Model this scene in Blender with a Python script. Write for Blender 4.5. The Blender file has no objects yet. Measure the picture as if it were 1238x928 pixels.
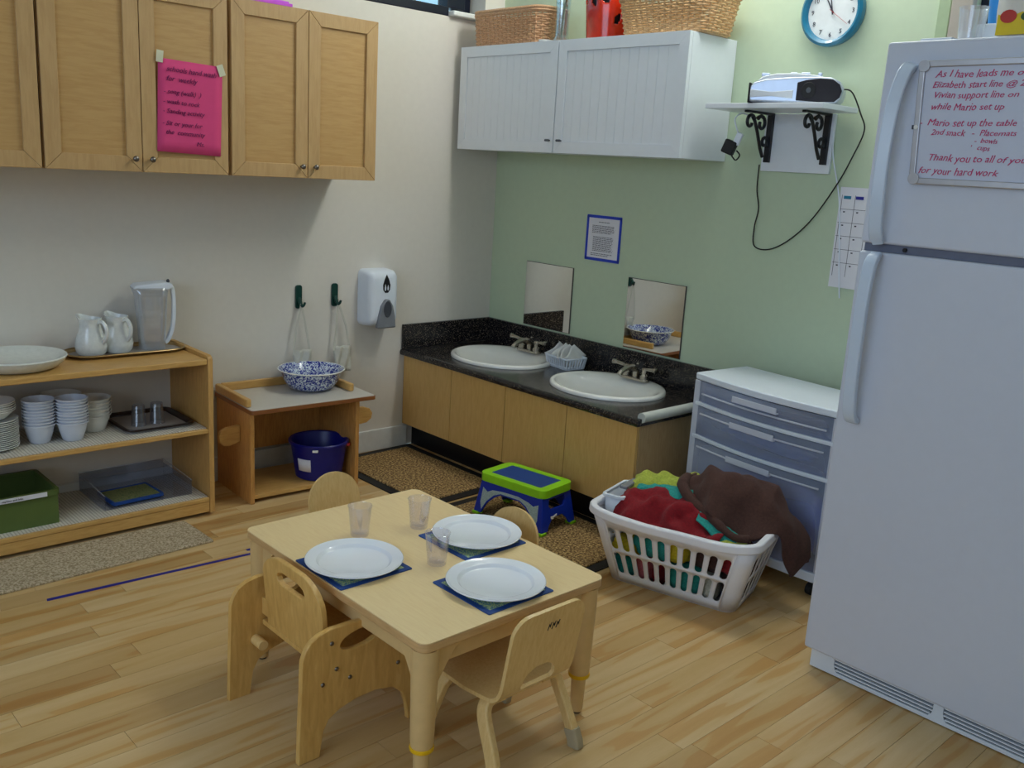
import bpy, bmesh, math, random
from mathutils import Vector, Matrix, noise
from mathutils.geometry import tessellate_polygon
random.seed(7)
PI = math.pi
sc = bpy.context.scene
col = sc.collection

# ------------------------------------------------------------------ camera
cam = bpy.data.cameras.new('camera'); camo = bpy.data.objects.new('camera', cam); col.objects.link(camo)
yaw, pit, rol = .812458242, .229064339, .0585456805
F = Vector((math.cos(yaw)*math.cos(pit), math.sin(yaw)*math.cos(pit), -math.sin(pit)))
R0 = F.cross(Vector((0, 0, 1))).normalized(); U0 = R0.cross(F)
R = R0*math.cos(rol)+U0*math.sin(rol); U = R.cross(F)
camo.matrix_world = Matrix(((R.x, U.x, -F.x, -3.495), (R.y, U.y, -F.y, -3.911), (R.z, U.z, -F.z, 1.5), (0, 0, 0, 1)))
cam.sensor_width = 36; cam.lens = 36*1133.7/1238; cam.clip_start = .05
sc.camera = camo

# ------------------------------------------------------------------ world, lights, exposure
w = bpy.data.worlds.new('world'); sc.world = w; w.use_nodes = True
wn = w.node_tree.nodes; bg = wn['Background']
bg.inputs[0].default_value = (.50, .80, 1.0, 1); bg.inputs[1].default_value = 1.7

def area(name, loc, target, sx, sy, power, color):
    l = bpy.data.lights.new(name, 'AREA'); l.shape = 'RECTANGLE'; l.size = sx; l.size_y = sy
    l.energy = power; l.color = color
    o = bpy.data.objects.new(name, l); col.objects.link(o); o.location = loc
    o.rotation_euler = (Vector(target)-Vector(loc)).to_track_quat('-Z', 'Y').to_euler()
    return o
for k_ in range(5):   # a long ceiling fitting running parallel to the green wall
    gl_ = bpy.data.lights.new('ceiling_tube_light', 'POINT'); gl_.energy = 11.5; gl_.color = (.97, .98, .98); gl_.shadow_soft_size = .09
    glo = bpy.data.objects.new('ceiling_tube_light', gl_); col.objects.link(glo); glo.location = (-.35, -1.0-.30*k_, 2.90)
area('ceiling_lamp_light', (-3.4, -2.6, 3.02), (-3.4, -2.6, 0), 1.2, .6, 1.5, (1, .92, .74))
area('window_daylight', (-5.9, -2.8, 1.9), (-.5, -2.2, 1.3), 3.6, 1.8, 98, (.56, .74, 1))
area('window_daylight', (-.12, -3.5, 2.62), (-2.4, -.9, .6), 1.4, .6, 3, (.82, .90, 1))
sc.view_settings.view_transform = 'Standard'; sc.view_settings.look = 'None'
sc.view_settings.gamma = 1; sc.view_settings.exposure = -.42

# ------------------------------------------------------------------ materials
def lin(c): return tuple((x/255/12.92 if x/255 <= .04045 else ((x/255+.055)/1.055)**2.4) for x in c)
def rgba(c, k=1): return tuple(min(1, x*k) for x in lin(c))+(1,)
def base(name):
    m = bpy.data.materials.new(name); m.use_nodes = True
    n = m.node_tree.nodes; l = m.node_tree.links
    return m, n, l, n['Principled BSDF']
def coords(n, l, scale, kind='Object', rot=(0, 0, 0)):
    mp = n.new('ShaderNodeMapping'); mp.inputs['Scale'].default_value = scale; mp.inputs['Rotation'].default_value = rot
    if kind == 'Position':
        g = n.new('ShaderNodeNewGeometry'); l.new(g.outputs['Position'], mp.inputs[0])
    else:
        t = n.new('ShaderNodeTexCoord'); l.new(t.outputs[kind], mp.inputs[0])
    return mp
def ramp(n, l, src, stops, mode='LINEAR'):
    r = n.new('ShaderNodeValToRGB'); r.color_ramp.interpolation = mode
    e = r.color_ramp.elements
    while len(e) < len(stops): e.new(.5)
    for i, (p, c) in enumerate(stops): e[i].position = p; e[i].color = c
    l.new(src, r.inputs[0]); return r
def mat(name, c, rough=.5, metal=0, var=.04, scale=6, bump=0, bscale=200, trans=0, ior=1.45, sheen=0, coat=0):
    m, n, l, b = base(name)
    mp = coords(n, l, (scale,)*3); nz = n.new('ShaderNodeTexNoise'); l.new(mp.outputs[0], nz.inputs[0]); nz.inputs['Detail'].default_value = 4
    r = ramp(n, l, nz.outputs[0], [(.3, rgba(c, 1-var)), (.7, rgba(c, 1+var))])
    l.new(r.outputs[0], b.inputs['Base Color'])
    b.inputs['Roughness'].default_value = rough; b.inputs['Metallic'].default_value = metal
    b.inputs['Transmission Weight'].default_value = trans; b.inputs['IOR'].default_value = ior
    b.inputs['Sheen Weight'].default_value = sheen; b.inputs['Coat Weight'].default_value = coat
    if bump:
        mp2 = coords(n, l, (bscale,)*3); n2 = n.new('ShaderNodeTexNoise'); l.new(mp2.outputs[0], n2.inputs[0])
        bp = n.new('ShaderNodeBump'); bp.inputs['Strength'].default_value = bump; bp.inputs['Distance'].default_value = .002
        l.new(n2.outputs[0], bp.inputs['Height']); l.new(bp.outputs[0], b.inputs['Normal'])
    return m
def wood(name, c1, c2, stretch=(1, 14, 14), rough=.42, scale=3, contrast=1, c3=None):
    m, n, l, b = base(name)
    mp = coords(n, l, tuple(scale*s for s in stretch)); nz = n.new('ShaderNodeTexNoise'); l.new(mp.outputs[0], nz.inputs[0])
    nz.inputs['Detail'].default_value = 7; nz.inputs['Distortion'].default_value = .5; nz.inputs['Roughness'].default_value = .6
    st = [(.32, rgba(c2)), (.6, rgba(c1))]
    if c3: st.append((.8, rgba(c3)))
    r = ramp(n, l, nz.outputs[0], st)
    l.new(r.outputs[0], b.inputs['Base Color']); b.inputs['Roughness'].default_value = rough
    bp = n.new('ShaderNodeBump'); bp.inputs['Strength'].default_value = .04; bp.inputs['Distance'].default_value = .001
    l.new(nz.outputs[0], bp.inputs['Height']); l.new(bp.outputs[0], b.inputs['Normal'])
    return m
def clear(name, tint, amount=.75, rough=.05, frost=False, haze=.10):
    m, n, l, b = base(name)
    if not frost:
        gl = n.new('ShaderNodeBsdfGlossy'); gl.inputs['Roughness'].default_value = rough; gl.inputs['Color'].default_value = (.9, .92, .95, 1)
        hz = n.new('ShaderNodeMixShader'); hz.inputs[0].default_value = haze; l.new(gl.outputs[0], hz.inputs[1]); l.new(b.outputs[0], hz.inputs[2])
        b = hz
    else: b.inputs['Roughness'].default_value = rough
    n['Principled BSDF'].inputs['Base Color'].default_value = rgba(tint)
    tr = n.new('ShaderNodeBsdfTransparent'); tr.inputs[0].default_value = rgba(tint)
    mx = n.new('ShaderNodeMixShader'); fr = n.new('ShaderNodeLayerWeight'); fr.inputs[0].default_value = .35
    r = ramp(n, l, fr.outputs['Facing'], [(0, (amount,)*3+(1,)), (.95, (amount*(.62 if frost else .66),)*3+(1,))])
    l.new(r.outputs[0], mx.inputs[0]); l.new(b.outputs[0], mx.inputs[1]); l.new(tr.outputs[0], mx.inputs[2])
    l.new(mx.outputs[0], n['Material Output'].inputs[0]); return m

M = {}
M['white_wall'] = mat('white_wall_paint', (222, 217, 207), .75, bump=.08, bscale=300, var=.015)
M['green_wall'] = mat('green_wall_paint', (192, 209, 180), .7, bump=.08, bscale=300, var=.015)
M['ceiling'] = mat('ceiling_paint', (230, 228, 220), .9)
M['subfloor'] = mat('subfloor', (70, 48, 26), .9)
M['white_trim'] = mat('white_trim_paint', (226, 228, 226), .4)
def floor_mat():
    m, n, l, b = base('maple_planks')
    oi = n.new('ShaderNodeObjectInfo')
    g = n.new('ShaderNodeNewGeometry')
    add = n.new('ShaderNodeVectorMath'); add.operation = 'MULTIPLY_ADD'
    cb = n.new('ShaderNodeCombineXYZ'); l.new(oi.outputs['Random'], cb.inputs[0]); l.new(oi.outputs['Random'], cb.inputs[1])
    l.new(cb.outputs[0], add.inputs[0]); add.inputs[1].default_value = (37, 53, 0); l.new(g.outputs['Position'], add.inputs[2])
    mp = n.new('ShaderNodeMapping'); mp.inputs['Scale'].default_value = (.42, 4.6, 1); l.new(add.outputs[0], mp.inputs[0])
    nz = n.new('ShaderNodeTexNoise'); nz.inputs['Detail'].default_value = 1.5; nz.inputs['Roughness'].default_value = .4; nz.inputs['Distortion'].default_value = .5
    l.new(mp.outputs[0], nz.inputs[0])
    r1 = ramp(n, l, nz.outputs[0], [(.25, rgba((204, 160, 98))), (.415, rgba((210, 168, 108))), (.435, rgba((214, 182, 128))), (.7, rgba((222, 194, 146)))])
    mp2 = n.new('ShaderNodeMapping'); mp2.inputs['Scale'].default_value = (5, 90, 1); l.new(add.outputs[0], mp2.inputs[0])
    n2 = n.new('ShaderNodeTexNoise'); n2.inputs['Detail'].default_value = 5; l.new(mp2.outputs[0], n2.inputs[0])
    r2 = ramp(n, l, n2.outputs[0], [(.3, (.94, .92, .90, 1)), (.7, (1, 1, 1, 1))])
    r3 = ramp(n, l, oi.outputs['Random'], [(0, (.74, .64, .51, 1)), (.15, (.84, .77, .66, 1)), (.32, (.90, .84, .72, 1)), (.6, (1, .97, .92, 1)), (1, (1.0, 1.0, 1.0, 1))])
    mx = n.new('ShaderNodeMix'); mx.data_type = 'RGBA'; mx.blend_type = 'MULTIPLY'; mx.inputs[0].default_value = 1
    l.new(r1.outputs[0], mx.inputs[6]); l.new(r2.outputs[0], mx.inputs[7])
    my = n.new('ShaderNodeMix'); my.data_type = 'RGBA'; my.blend_type = 'MULTIPLY'; my.inputs[0].default_value = 1
    l.new(mx.outputs[2], my.inputs[6]); l.new(r3.outputs[0], my.inputs[7])
    l.new(my.outputs[2], b.inputs['Base Color']); b.inputs['Roughness'].default_value = .36
    return m
M['floor'] = floor_mat()
M['cab_wood_h'] = wood('beech_veneer_across', (198, 158, 100), (188, 146, 88), (1, 9, 9), .4, 2)
M['cab_wood_v'] = wood('beech_rail', (198, 161, 110), (188, 150, 98), (9, 9, 1), .4, 2)
M['shelf_wood'] = wood('birch_shelf_wood', (214, 170, 100), (198, 150, 82), (1, 10, 10), .4, 3)
M['shelf_wood_v'] = wood('birch_side_wood', (206, 160, 92), (188, 140, 76), (10, 10, 1), .4, 3)
M['desk_wood'] = wood('washstand_wood', (206, 152, 84), (180, 124, 62), (8, 8, 1), .38, 3)
M['vanity_wood'] = wood('vanity_veneer', (216, 176, 106), (206, 162, 90), (8, 8, 1), .38, 3)
M['vanity_end'] = wood('vanity_end_veneer', (190, 160, 116), (176, 144, 98), (9, 9, 1), .38, 3)
M['table_top'] = wood('table_laminate', (246, 218, 164), (240, 209, 153), (12, 1, 12), .33, 3)
M['table_edge'] = wood('table_edge_band', (214, 174, 120), (200, 158, 104), (1, 1, 12), .45, 3)
M['table_leg'] = mat('table_leg_paint', (222, 188, 130), .4)
M['ply'] = wood('bent_plywood', (234, 200, 136), (224, 186, 118), (10, 10, 1), .35, 3)
M['ply_dark'] = wood('baltic_birch', (224, 180, 104), (208, 160, 86), (7, 7, 1.2), .32, 2, c3=(232, 196, 124))
M['grey_rubber'] = mat('grey_beige_rubber', (176, 162, 130), .7)
M['yellow'] = mat('yellow_plastic', (240, 190, 20), .4)
M['brown_laminate'] = mat('brown_edge', (140, 86, 44), .5)
M['grey_laminate'] = mat('pale_grey_laminate', (206, 200, 190), .4, var=.02)
M['white_mela'] = mat('white_thermofoil', (228, 234, 240), .35, var=.01)
M['white_plastic'] = mat('white_plastic', (226, 234, 244), .35, var=.01)
M['basket_plastic'] = mat('basket_plastic', (240, 241, 247), .38, var=.01)
M['fridge'] = mat('fridge_enamel', (208, 214, 228), .34, var=.01, bump=.12, bscale=500)
M['handle'] = mat('fridge_handle_plastic', (208, 222, 240), .25, var=.01)
M['fridge_beige'] = mat('aged_plastic', (206, 192, 174), .5)
M['dark_gap'] = mat('dark_gasket', (104, 110, 130), .6)
M['black'] = mat('black_rubber', (22, 22, 24), .6)
M['kick_black'] = mat('black_toe_kick', (16, 16, 20), .35)
M['iron'] = mat('black_wrought_iron', (20, 20, 26), .4, bump=.1)
M['chrome'] = mat('chrome', (210, 210, 210), .12, 1)
M['nickel'] = mat('brushed_nickel', (176, 170, 160), .24, 1)
M['steel'] = mat('steel_screw', (130, 125, 120), .3, 1)
M['alu'] = mat('aluminium_frame', (190, 190, 196), .35, .8)
M['ceramic'] = mat('white_ceramic', (236, 236, 230), .15, coat=.4, var=.01)
M['plate'] = mat('white_melamine', (240, 244, 252), .16, coat=.3, var=.005)
M['cup_white'] = mat('white_stoneware', (214, 220, 232), .35, var=.02)
M['creamer'] = mat('creamer_ceramic', (222, 226, 224), .18, coat=.4, var=.06, scale=14)
M['platter'] = mat('platter_ceramic', (222, 226, 220), .25, coat=.3, var=.05, scale=10)
M['gold'] = mat('brass_tray', (188, 160, 112), .3, .8)
M['tray_dark'] = mat('dark_brown_rim', (38, 22, 18), .35)
M['tray_floor'] = mat('grey_tray_floor', (158, 152, 148), .35)
M['mirror'] = mat('mirror_silver', (236, 238, 236), .015, 1, var=0)
M['mirror_edge'] = mat('mirror_edge', (74, 70, 66), .4)
M['blue_tape'] = mat('blue_painters_tape', (38, 66, 190), .6)
M['navy_tape'] = mat('dark_blue_floor_tape', (36, 38, 140), .5)
M['paper'] = mat('white_paper', (226, 226, 232), .8, var=.01)
M['ink'] = mat('black_ink', (60, 60, 74), .8)
M['pink_paper'] = mat('hot_pink_paper', (222, 72, 130), .8, var=.02)
M['pink_ink'] = mat('purple_ink_on_pink', (112, 28, 86), .8)
M['violet'] = mat('violet_card', (216, 96, 232), .7)
M['mask_tape'] = mat('masking_tape', (214, 212, 186), .7)
M['red_ink'] = mat('magenta_marker', (196, 60, 112), .6)
M['wb'] = mat('whiteboard_surface', (206, 212, 230), .18, var=.01)
M['teal_ring'] = mat('teal_clock_ring', (20, 116, 150), .3, coat=.4)
M['clock_face'] = mat('clock_face', (226, 232, 232), .4)
M['green_hook'] = mat('dark_green_hook', (14, 62, 54), .35)
M['strap'] = mat('white_webbing', (206, 204, 192), .9, bump=.4)
M['grey_push'] = mat('grey_dispenser_lever', (128, 132, 138), .35)
M['grey_dark'] = mat('dark_grey_plastic', (70, 74, 82), .4)
M['navy_bucket'] = mat('navy_bucket_plastic', (14, 20, 112), .35)
M['green_crate'] = mat('green_crate_plastic', (88, 108, 54), .45)
M['stool_blue'] = mat('royal_blue_plastic', (16, 50, 170), .38)
M['stool_green'] = mat('lime_green_plastic', (146, 216, 30), .38)
M['stool_pad'] = mat('blue_stool_pad', (18, 66, 138), .6, bump=.3)
M['print_pale'] = mat('pale_print', (168, 190, 190), .5, var=.3, scale=60)
M['foam'] = mat('pale_grey_foam', (196, 200, 192), .7)
M['radio_silver'] = mat('radio_silver', (190, 200, 216), .28, .45)
M['radio_white'] = mat('radio_white', (216, 222, 228), .3)
M['radio_black'] = mat('speaker_grille', (20, 18, 30), .55, bump=.3, bscale=400)
M['red_glaze'] = mat('red_glazed_pot', (196, 42, 16), .18, coat=.5, var=.15)
M['leaf'] = mat('leaf_green', (64, 96, 48), .5, var=.2)
M['wicker'] = mat('wicker_strand', (206, 162, 122), .6, var=.18, scale=30)
M['wicker2'] = mat('pale_wicker_strand', (206, 170, 124), .6, var=.18, scale=30)
M['window_frame'] = mat('black_window_frame', (14, 20, 40), .3)
M['beige_trim'] = mat('beige_trim', (176, 168, 156), .5)
M['shaded_reveal'] = mat('shaded_reveal_green', (166, 186, 150), .6)  # wall green darkened: shade of the window reveal put into the colour
M['food_bag'] = mat('food_bag', (230, 226, 214), .3)
M['food_yellow'] = mat('food_bag_yellow', (230, 200, 30), .35)
M['food_red'] = mat('food_bag_red', (190, 50, 36), .4)
M['blue_cup'] = mat('sky_blue_plastic', (60, 150, 226), .35)
for k, c in dict(red=(136, 16, 28), brown=(78, 50, 42), lime=(178, 190, 74), teal=(44, 158, 148), yellow2=(218, 196, 40), pink=(206, 110, 120), cream=(206, 206, 190)).items():
    M['towel_'+k] = mat('terry_'+k, c, .95, bump=.8, bscale=260, sheen=.05, var=.2, scale=30)
M['napkin'] = mat('napkin_paper', (236, 236, 232), .9, bump=.2)
M['clear_cup'] = clear('clear_tumbler_plastic', (250, 249, 253), .93, .05)
M['clear_jug'] = clear('clear_jug_plastic', (250, 251, 253), .76, .12, haze=.45)
M['smoke'] = clear('smoky_acrylic', (232, 234, 240), .92, .06)
M['frost'] = clear('frosted_drawer_plastic', (226, 234, 250), .84, .3, True)
M['frost_lip'] = clear('frosted_lip_plastic', (236, 240, 250), .35, .3, True)
M['pane'] = clear('window_glass', (236, 246, 250), .93, .02)
M['vase_glass'] = clear('vase_glass', (244, 250, 250), .80, .05)
def granite():
    m, n, l, b = base('black_speckled_laminate')
    mp = coords(n, l, (125,)*3); v = n.new('ShaderNodeTexVoronoi'); l.new(mp.outputs[0], v.inputs[0])
    s = n.new('ShaderNodeSeparateColor'); l.new(v.outputs['Color'], s.inputs[0])
    r = ramp(n, l, s.outputs[0], [(0, rgba((14, 14, 20))), (.60, rgba((26, 25, 32))), (.90, rgba((92, 84, 78))), (.965, rgba((210, 190, 160)))], 'CONSTANT')
    l.new(r.outputs[0], b.inputs['Base Color']); b.inputs['Roughness'].default_value = .2; return m
M['granite'] = granite()
def splatter():
    m, n, l, b = base('blue_splatter_enamel')
    mp = coords(n, l, (17,)*3); nz = n.new('ShaderNodeTexNoise'); l.new(mp.outputs[0], nz.inputs[0]); nz.inputs['Detail'].default_value = 2.5; nz.inputs['Distortion'].default_value = 1.6
    r = ramp(n, l, nz.outputs[0], [(0, rgba((26, 44, 140))), (.49, rgba((40, 62, 168))), (.51, rgba((214, 226, 236)))], 'CONSTANT')
    l.new(r.outputs[0], b.inputs['Base Color']); b.inputs['Roughness'].default_value = .15; b.inputs['Coat Weight'].default_value = .4; return m
M['splatter'] = splatter()
def carpet(name, a, bcol, c, sc_=70, bump=1):
    m, n, l, b = base(name)
    mp = coords(n, l, (sc_,)*3); nz = n.new('ShaderNodeTexNoise'); l.new(mp.outputs[0], nz.inputs[0]); nz.inputs['Detail'].default_value = 6; nz.inputs['Roughness'].default_value = .7
    r = ramp(n, l, nz.outputs[0], [(.41, rgba(a)), (.5, rgba(bcol)), (.60, rgba(c))])
    l.new(r.outputs[0], b.inputs['Base Color']); b.inputs['Roughness'].default_value = .95
    bp = n.new('ShaderNodeBump'); bp.inputs['Strength'].default_value = bump; bp.inputs['Distance'].default_value = .004
    l.new(nz.outputs[0], bp.inputs['Height']); l.new(bp.outputs[0], b.inputs['Normal']); return m
M['brown_mat'] = carpet('brown_mat_pile', (72, 50, 26), (146, 114, 68), (214, 182, 122), 20)
M['beige_rug'] = carpet('beige_rug_pile', (150, 130, 98), (192, 174, 144), (216, 200, 172), 26)
M['carpet_board'] = carpet('board_print', (72, 96, 60), (140, 142, 84), (104, 112, 78), 22, .05)
M['placemat_print'] = carpet('placemat_print', (40, 96, 150), (140, 176, 140), (214, 216, 140), 50, .05)
def ribbed():
    m, n, l, b = base('ribbed_shelf_liner')
    mp = coords(n, l, (1, 1, 1)); wv = n.new('ShaderNodeTexWave'); wv.bands_direction = 'X'; wv.inputs['Scale'].default_value = 26
    l.new(mp.outputs[0], wv.inputs[0])
    r = ramp(n, l, wv.outputs['Fac'], [(.1, rgba((186, 178, 164))), (.5, rgba((218, 212, 200)))])
    l.new(r.outputs[0], b.inputs['Base Color']); b.inputs['Roughness'].default_value = .8
    bp = n.new('ShaderNodeBump'); bp.inputs['Strength'].default_value = .6; bp.inputs['Distance'].default_value = .003
    l.new(wv.outputs['Fac'], bp.inputs['Height']); l.new(bp.outputs[0], b.inputs['Normal']); return m
M['liner'] = ribbed()

# ------------------------------------------------------------------ mesh helpers
class B:
    def __init__(s): s.bm = bmesh.new()
    def box(s, cx, cy, cz, sx, sy, sz, rz=0, mtx=None):
        T = Matrix.Translation((cx, cy, cz)) @ Matrix.Rotation(rz, 4, 'Z') @ Matrix.Diagonal((sx, sy, sz, 1))
        if mtx: T = mtx @ T
        bmesh.ops.create_cube(s.bm, size=1, matrix=T); return s
    def b6(s, x0, x1, y0, y1, z0, z1): return s.box((x0+x1)/2, (y0+y1)/2, (z0+z1)/2, abs(x1-x0), abs(y1-y0), abs(z1-z0))
    def prism(s, outer, f, w0, w1, holes=()):
        """extrude a 2D outline with holes; f(u,v,w)->3D"""
        loops = [list(outer)]+[list(h) for h in holes]
        tris = tessellate_polygon([[Vector((u, v, 0)) for u, v in lp] for lp in loops])
        flat = [p for lp in loops for p in lp]
        a = [s.bm.verts.new(f(u, v, w0)) for u, v in flat]; c = [s.bm.verts.new(f(u, v, w1)) for u, v in flat]
        for t in tris:
            try: s.bm.faces.new([a[i] for i in t]); s.bm.faces.new([c[i] for i in reversed(t)])
            except ValueError: pass
        k = 0
        for lp in loops:
            nn = len(lp)
            for i in range(nn):
                j = (i+1) % nn
                s.bm.faces.new([a[k+i], a[k+j], c[k+j], c[k+i]])
            k += nn
        return s
    def lathe(s, prof, n=32, c=(0, 0, 0), sx=1, sy=1, close=False, flute=0):
        rings = []
        for r, z in prof:
            if r < 1e-5: rings.append([s.bm.verts.new((c[0], c[1], c[2]+z))])
            else:
                rings.append([s.bm.verts.new((c[0]+sx*r*(1+(flute*(i % 2)))*math.cos(2*PI*i/n), c[1]+sy*r*(1+(flute*(i % 2)))*math.sin(2*PI*i/n), c[2]+z)) for i in range(n)])
        for a, b in zip(rings, rings[1:]):
            for i in range(n):
                j = (i+1) % n
                q = ([a[0]] if len(a) == 1 else [a[i], a[j]])+([b[0]] if len(b) == 1 else [b[j], b[i]])
                if len(q) > 2: s.bm.faces.new(q)
        return s
    def tube(s, pts, r, n=8, closed=False, rect=None, up=None):
        pts = [Vector(p) for p in pts]; m = len(pts)
        rr = r if hasattr(r, '__len__') else [r]*m
        t0 = None; rings = []
        for i, p in enumerate(pts):
            if closed: t = pts[(i+1) % m]-pts[i-1]
            else: t = pts[min(i+1, m-1)]-pts[max(i-1, 0)]
            t.normalize()
            if t0 is None:
                a = Vector(up) if up else (Vector((0, 0, 1)) if abs(t.z) < .9 else Vector((1, 0, 0)))
            else: a = nrm
            nrm = (a-t*a.dot(t)).normalized(); bn = t.cross(nrm); t0 = t
            if rect:
                hw, hh = rect[0]/2, rect[1]/2
                c = min(hw, hh)*.3
                sec = [(hw-c, hh), (-hw+c, hh), (-hw, hh-c), (-hw, -hh+c), (-hw+c, -hh), (hw-c, -hh), (hw, -hh+c), (hw, hh-c)]
                k = rr[i]
                rings.append([s.bm.verts.new(p+bn*x*k+nrm*y*k) for x, y in sec])
            else:
                rings.append([s.bm.verts.new(p+(bn*math.cos(2*PI*j/n)+nrm*math.sin(2*PI*j/n))*rr[i]) for j in range(n)])
        N = len(rings[0])
        for i in range(m if closed else m-1):
            a, b = rings[i], rings[(i+1) % m]
            for j in range(N): s.bm.faces.new([a[j], a[(j+1) % N], b[(j+1) % N], b[j]])
        if not closed:
            s.bm.faces.new(rings[0][::-1]); s.bm.faces.new(rings[-1])
        return s
    def grid(s, P):
        V = [[s.bm.verts.new(p) for p in row] for row in P]
        for i in range(len(V)-1):
            for j in range(len(V[0])-1): s.bm.faces.new([V[i][j], V[i+1][j], V[i+1][j+1], V[i][j+1]])
        return s
    def sphere(s, c, r, sx=1, sy=1, sz=1, u=16, v=10):
        bmesh.ops.create_uvsphere(s.bm, u_segments=u, v_segments=v, radius=r, matrix=Matrix.Translation(c) @ Matrix.Diagonal((sx, sy, sz, 1))); return s

def obj(name, b, m, parent=None, bev=0, seg=2, solid=0, sub=0, ang=38, kind=None, loc=None, rz=0):
    bm = b.bm
    bmesh.ops.recalc_face_normals(bm, faces=bm.faces)
    if bev and not solid: bmesh.ops.dissolve_limit(bm, angle_limit=.004, verts=bm.verts[:], edges=bm.edges[:])
    for f in bm.faces: f.smooth = True
    ca = math.radians(ang)
    for e in bm.edges:
        if len(e.link_faces) == 2 and e.calc_face_angle(0) > ca: e.smooth = False
    me = bpy.data.meshes.new(name); bm.to_mesh(me); bm.free()
    me.materials.append(M[m] if isinstance(m, str) else m)
    o = bpy.data.objects.new(name, me); col.objects.link(o)
    if solid:
        k = o.modifiers.new('solid', 'SOLIDIFY'); k.thickness = solid; k.offset = 0
    if bev:
        k = o.modifiers.new('bevel', 'BEVEL'); k.width = bev; k.segments = seg; k.limit_method = 'ANGLE'; k.angle_limit = math.radians(40); k.harden_normals = True
    if sub:
        k = o.modifiers.new('sub', 'SUBSURF'); k.levels = sub; k.render_levels = sub
    if parent: o.parent = parent
    if loc: o.location = loc
    if rz: o.rotation_euler.z = rz
    if kind: o['kind'] = kind
    return o
def tag(o, label, cat, group=None):
    o['label'] = label; o['category'] = cat
    if group: o['group'] = group
    return o
def thing(name, label, cat, loc=(0, 0, 0), rz=0, group=None):
    o = bpy.data.objects.new(name, None); col.objects.link(o); o.location = loc; o.rotation_euler.z = rz
    o.empty_display_size = .05
    return tag(o, label, cat, group)
def copy_tree(o, parent=None):
    c = o.copy(); col.objects.link(c)
    if parent: c.parent = parent
    for ch in list(o.children): copy_tree(ch, c)
    return c
def rrect(w, h, r, n=6, cx=0, cy=0):
    r = min(r, w/2-1e-4, h/2-1e-4); out = []
    for qx, qy, a in ((1, 1, 0), (-1, 1, 90), (-1, -1, 180), (1, -1, 270)):
        for i in range(n+1):
            t = math.radians(a+90*i/n); out.append((cx+qx*(w/2-r)+r*math.cos(t), cy+qy*(h/2-r)+r*math.sin(t)))
    return out
def ell(cx, cy, rx, ry, n=24, rot=0):
    return [(cx+rx*math.cos(t)*math.cos(rot)-ry*math.sin(t)*math.sin(rot), cy+rx*math.cos(t)*math.sin(rot)+ry*math.sin(t)*math.cos(rot)) for t in [2*PI*i/n for i in range(n)]]
def crv(pts, n=8, closed=False):
    P = [Vector(p) for p in pts]; m = len(P); out = []
    rng = m if closed else m-1
    for i in range(rng):
        g = lambda k: P[k % m] if closed else P[max(0, min(m-1, k))]
        p0, p1, p2, p3 = g(i-1), g(i), g(i+1), g(i+2)
        for j in range(n):
            t = j/n
            out.append(.5*((2*p1)+(p2-p0)*t+(2*p0-5*p1+4*p2-p3)*t*t+(3*p1-p0-3*p2+p3)*t**3))
    if not closed: out.append(P[-1])
    return out
XY = lambda u, v, w: (u, v, w)
XZ = lambda u, v, w: (u, w, v)
YZ = lambda u, v, w: (w, u, v)
# u to the viewer's right on each wall: back wall (+x), right wall (-y)
def text(name, body, size, origin, right, up, m, parent=None, shear=0, jit=0, thick=.0006, align='LEFT', line=1.0, bold=0):
    cu = bpy.data.curves.new(name, 'FONT'); cu.body = body; cu.size = size; cu.shear = shear; cu.align_x = align
    cu.extrude = thick; cu.space_line = line; cu.resolution_u = 2; cu.offset = bold
    t = bpy.data.objects.new('tmp', cu); col.objects.link(t)
    bpy.context.view_layer.update()
    me = bpy.data.meshes.new_from_object(t.evaluated_get(bpy.context.evaluated_depsgraph_get()))
    bpy.data.objects.remove(t)
    r = Vector(right).normalized(); u = Vector(up).normalized(); nn = r.cross(u)
    for v in me.vertices:
        x, y, z = v.co
        if jit:
            q = noise.noise_vector(Vector((x/size*.9, y/size*.9, 3.1)))
            x += q.x*jit*size; y += q.y*jit*size
        v.co = Vector(origin)+r*x+u*y+nn*z
    me.name = name; me.materials.clear(); me.materials.append(M[m])
    o = bpy.data.objects.new(name, me); col.objects.link(o)
    if parent: o.parent = parent
    return o

# ------------------------------------------------------------------ room shell
def struct(name, b, m, **k):
    return obj(name, b, m, kind='structure', **k)
fl = struct('floor', B().b6(-6, .0, -6, 0, -.1, -.0125), 'subfloor')
unit = bmesh.new(); bmesh.ops.create_cube(unit, size=1); pm = bpy.data.meshes.new('plank'); unit.to_mesh(pm); unit.free(); pm.materials.append(M['floor'])
pw = .088; y = -.001; row = 0; cnt = 0
rnd = random.Random(3)
while y > -3.62:
    xr = -.001; xl_lim = -3.55 if y > -2.6 else -3.2
    xr -= 0
    first = True
    while xr > xl_lim and cnt < 292:
        L_ = rnd.uniform(.35, .8) if first else rnd.uniform(.55, 1.35)
        first = False
        o = bpy.data.objects.new('plank', pm); col.objects.link(o); o.parent = fl
        o.scale = (L_-.0012, pw-.0010, .012); o.location = (xr-L_/2, y-pw/2, -.006)
        xr -= L_; cnt += 1
    y -= pw; row += 1
bb = B()
bb.b6(-6, 0, y-.001, -6, -.012, 0); bb.b6(-6, -4.2, -.001, y, -.012, 0)
o = obj('plank', bb, 'floor', fl, kind='stuff')
struct('wall_back', B().b6(-6, 0, 0, .14, 0, 2.205).b6(-.135, 0, 0, .14, 2.205, 3.1).b6(-6, -.135, 0, .14, 2.95, 3.1).b6(-6, -4.6, 0, .14, 2.205, 2.95), 'white_wall')
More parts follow.
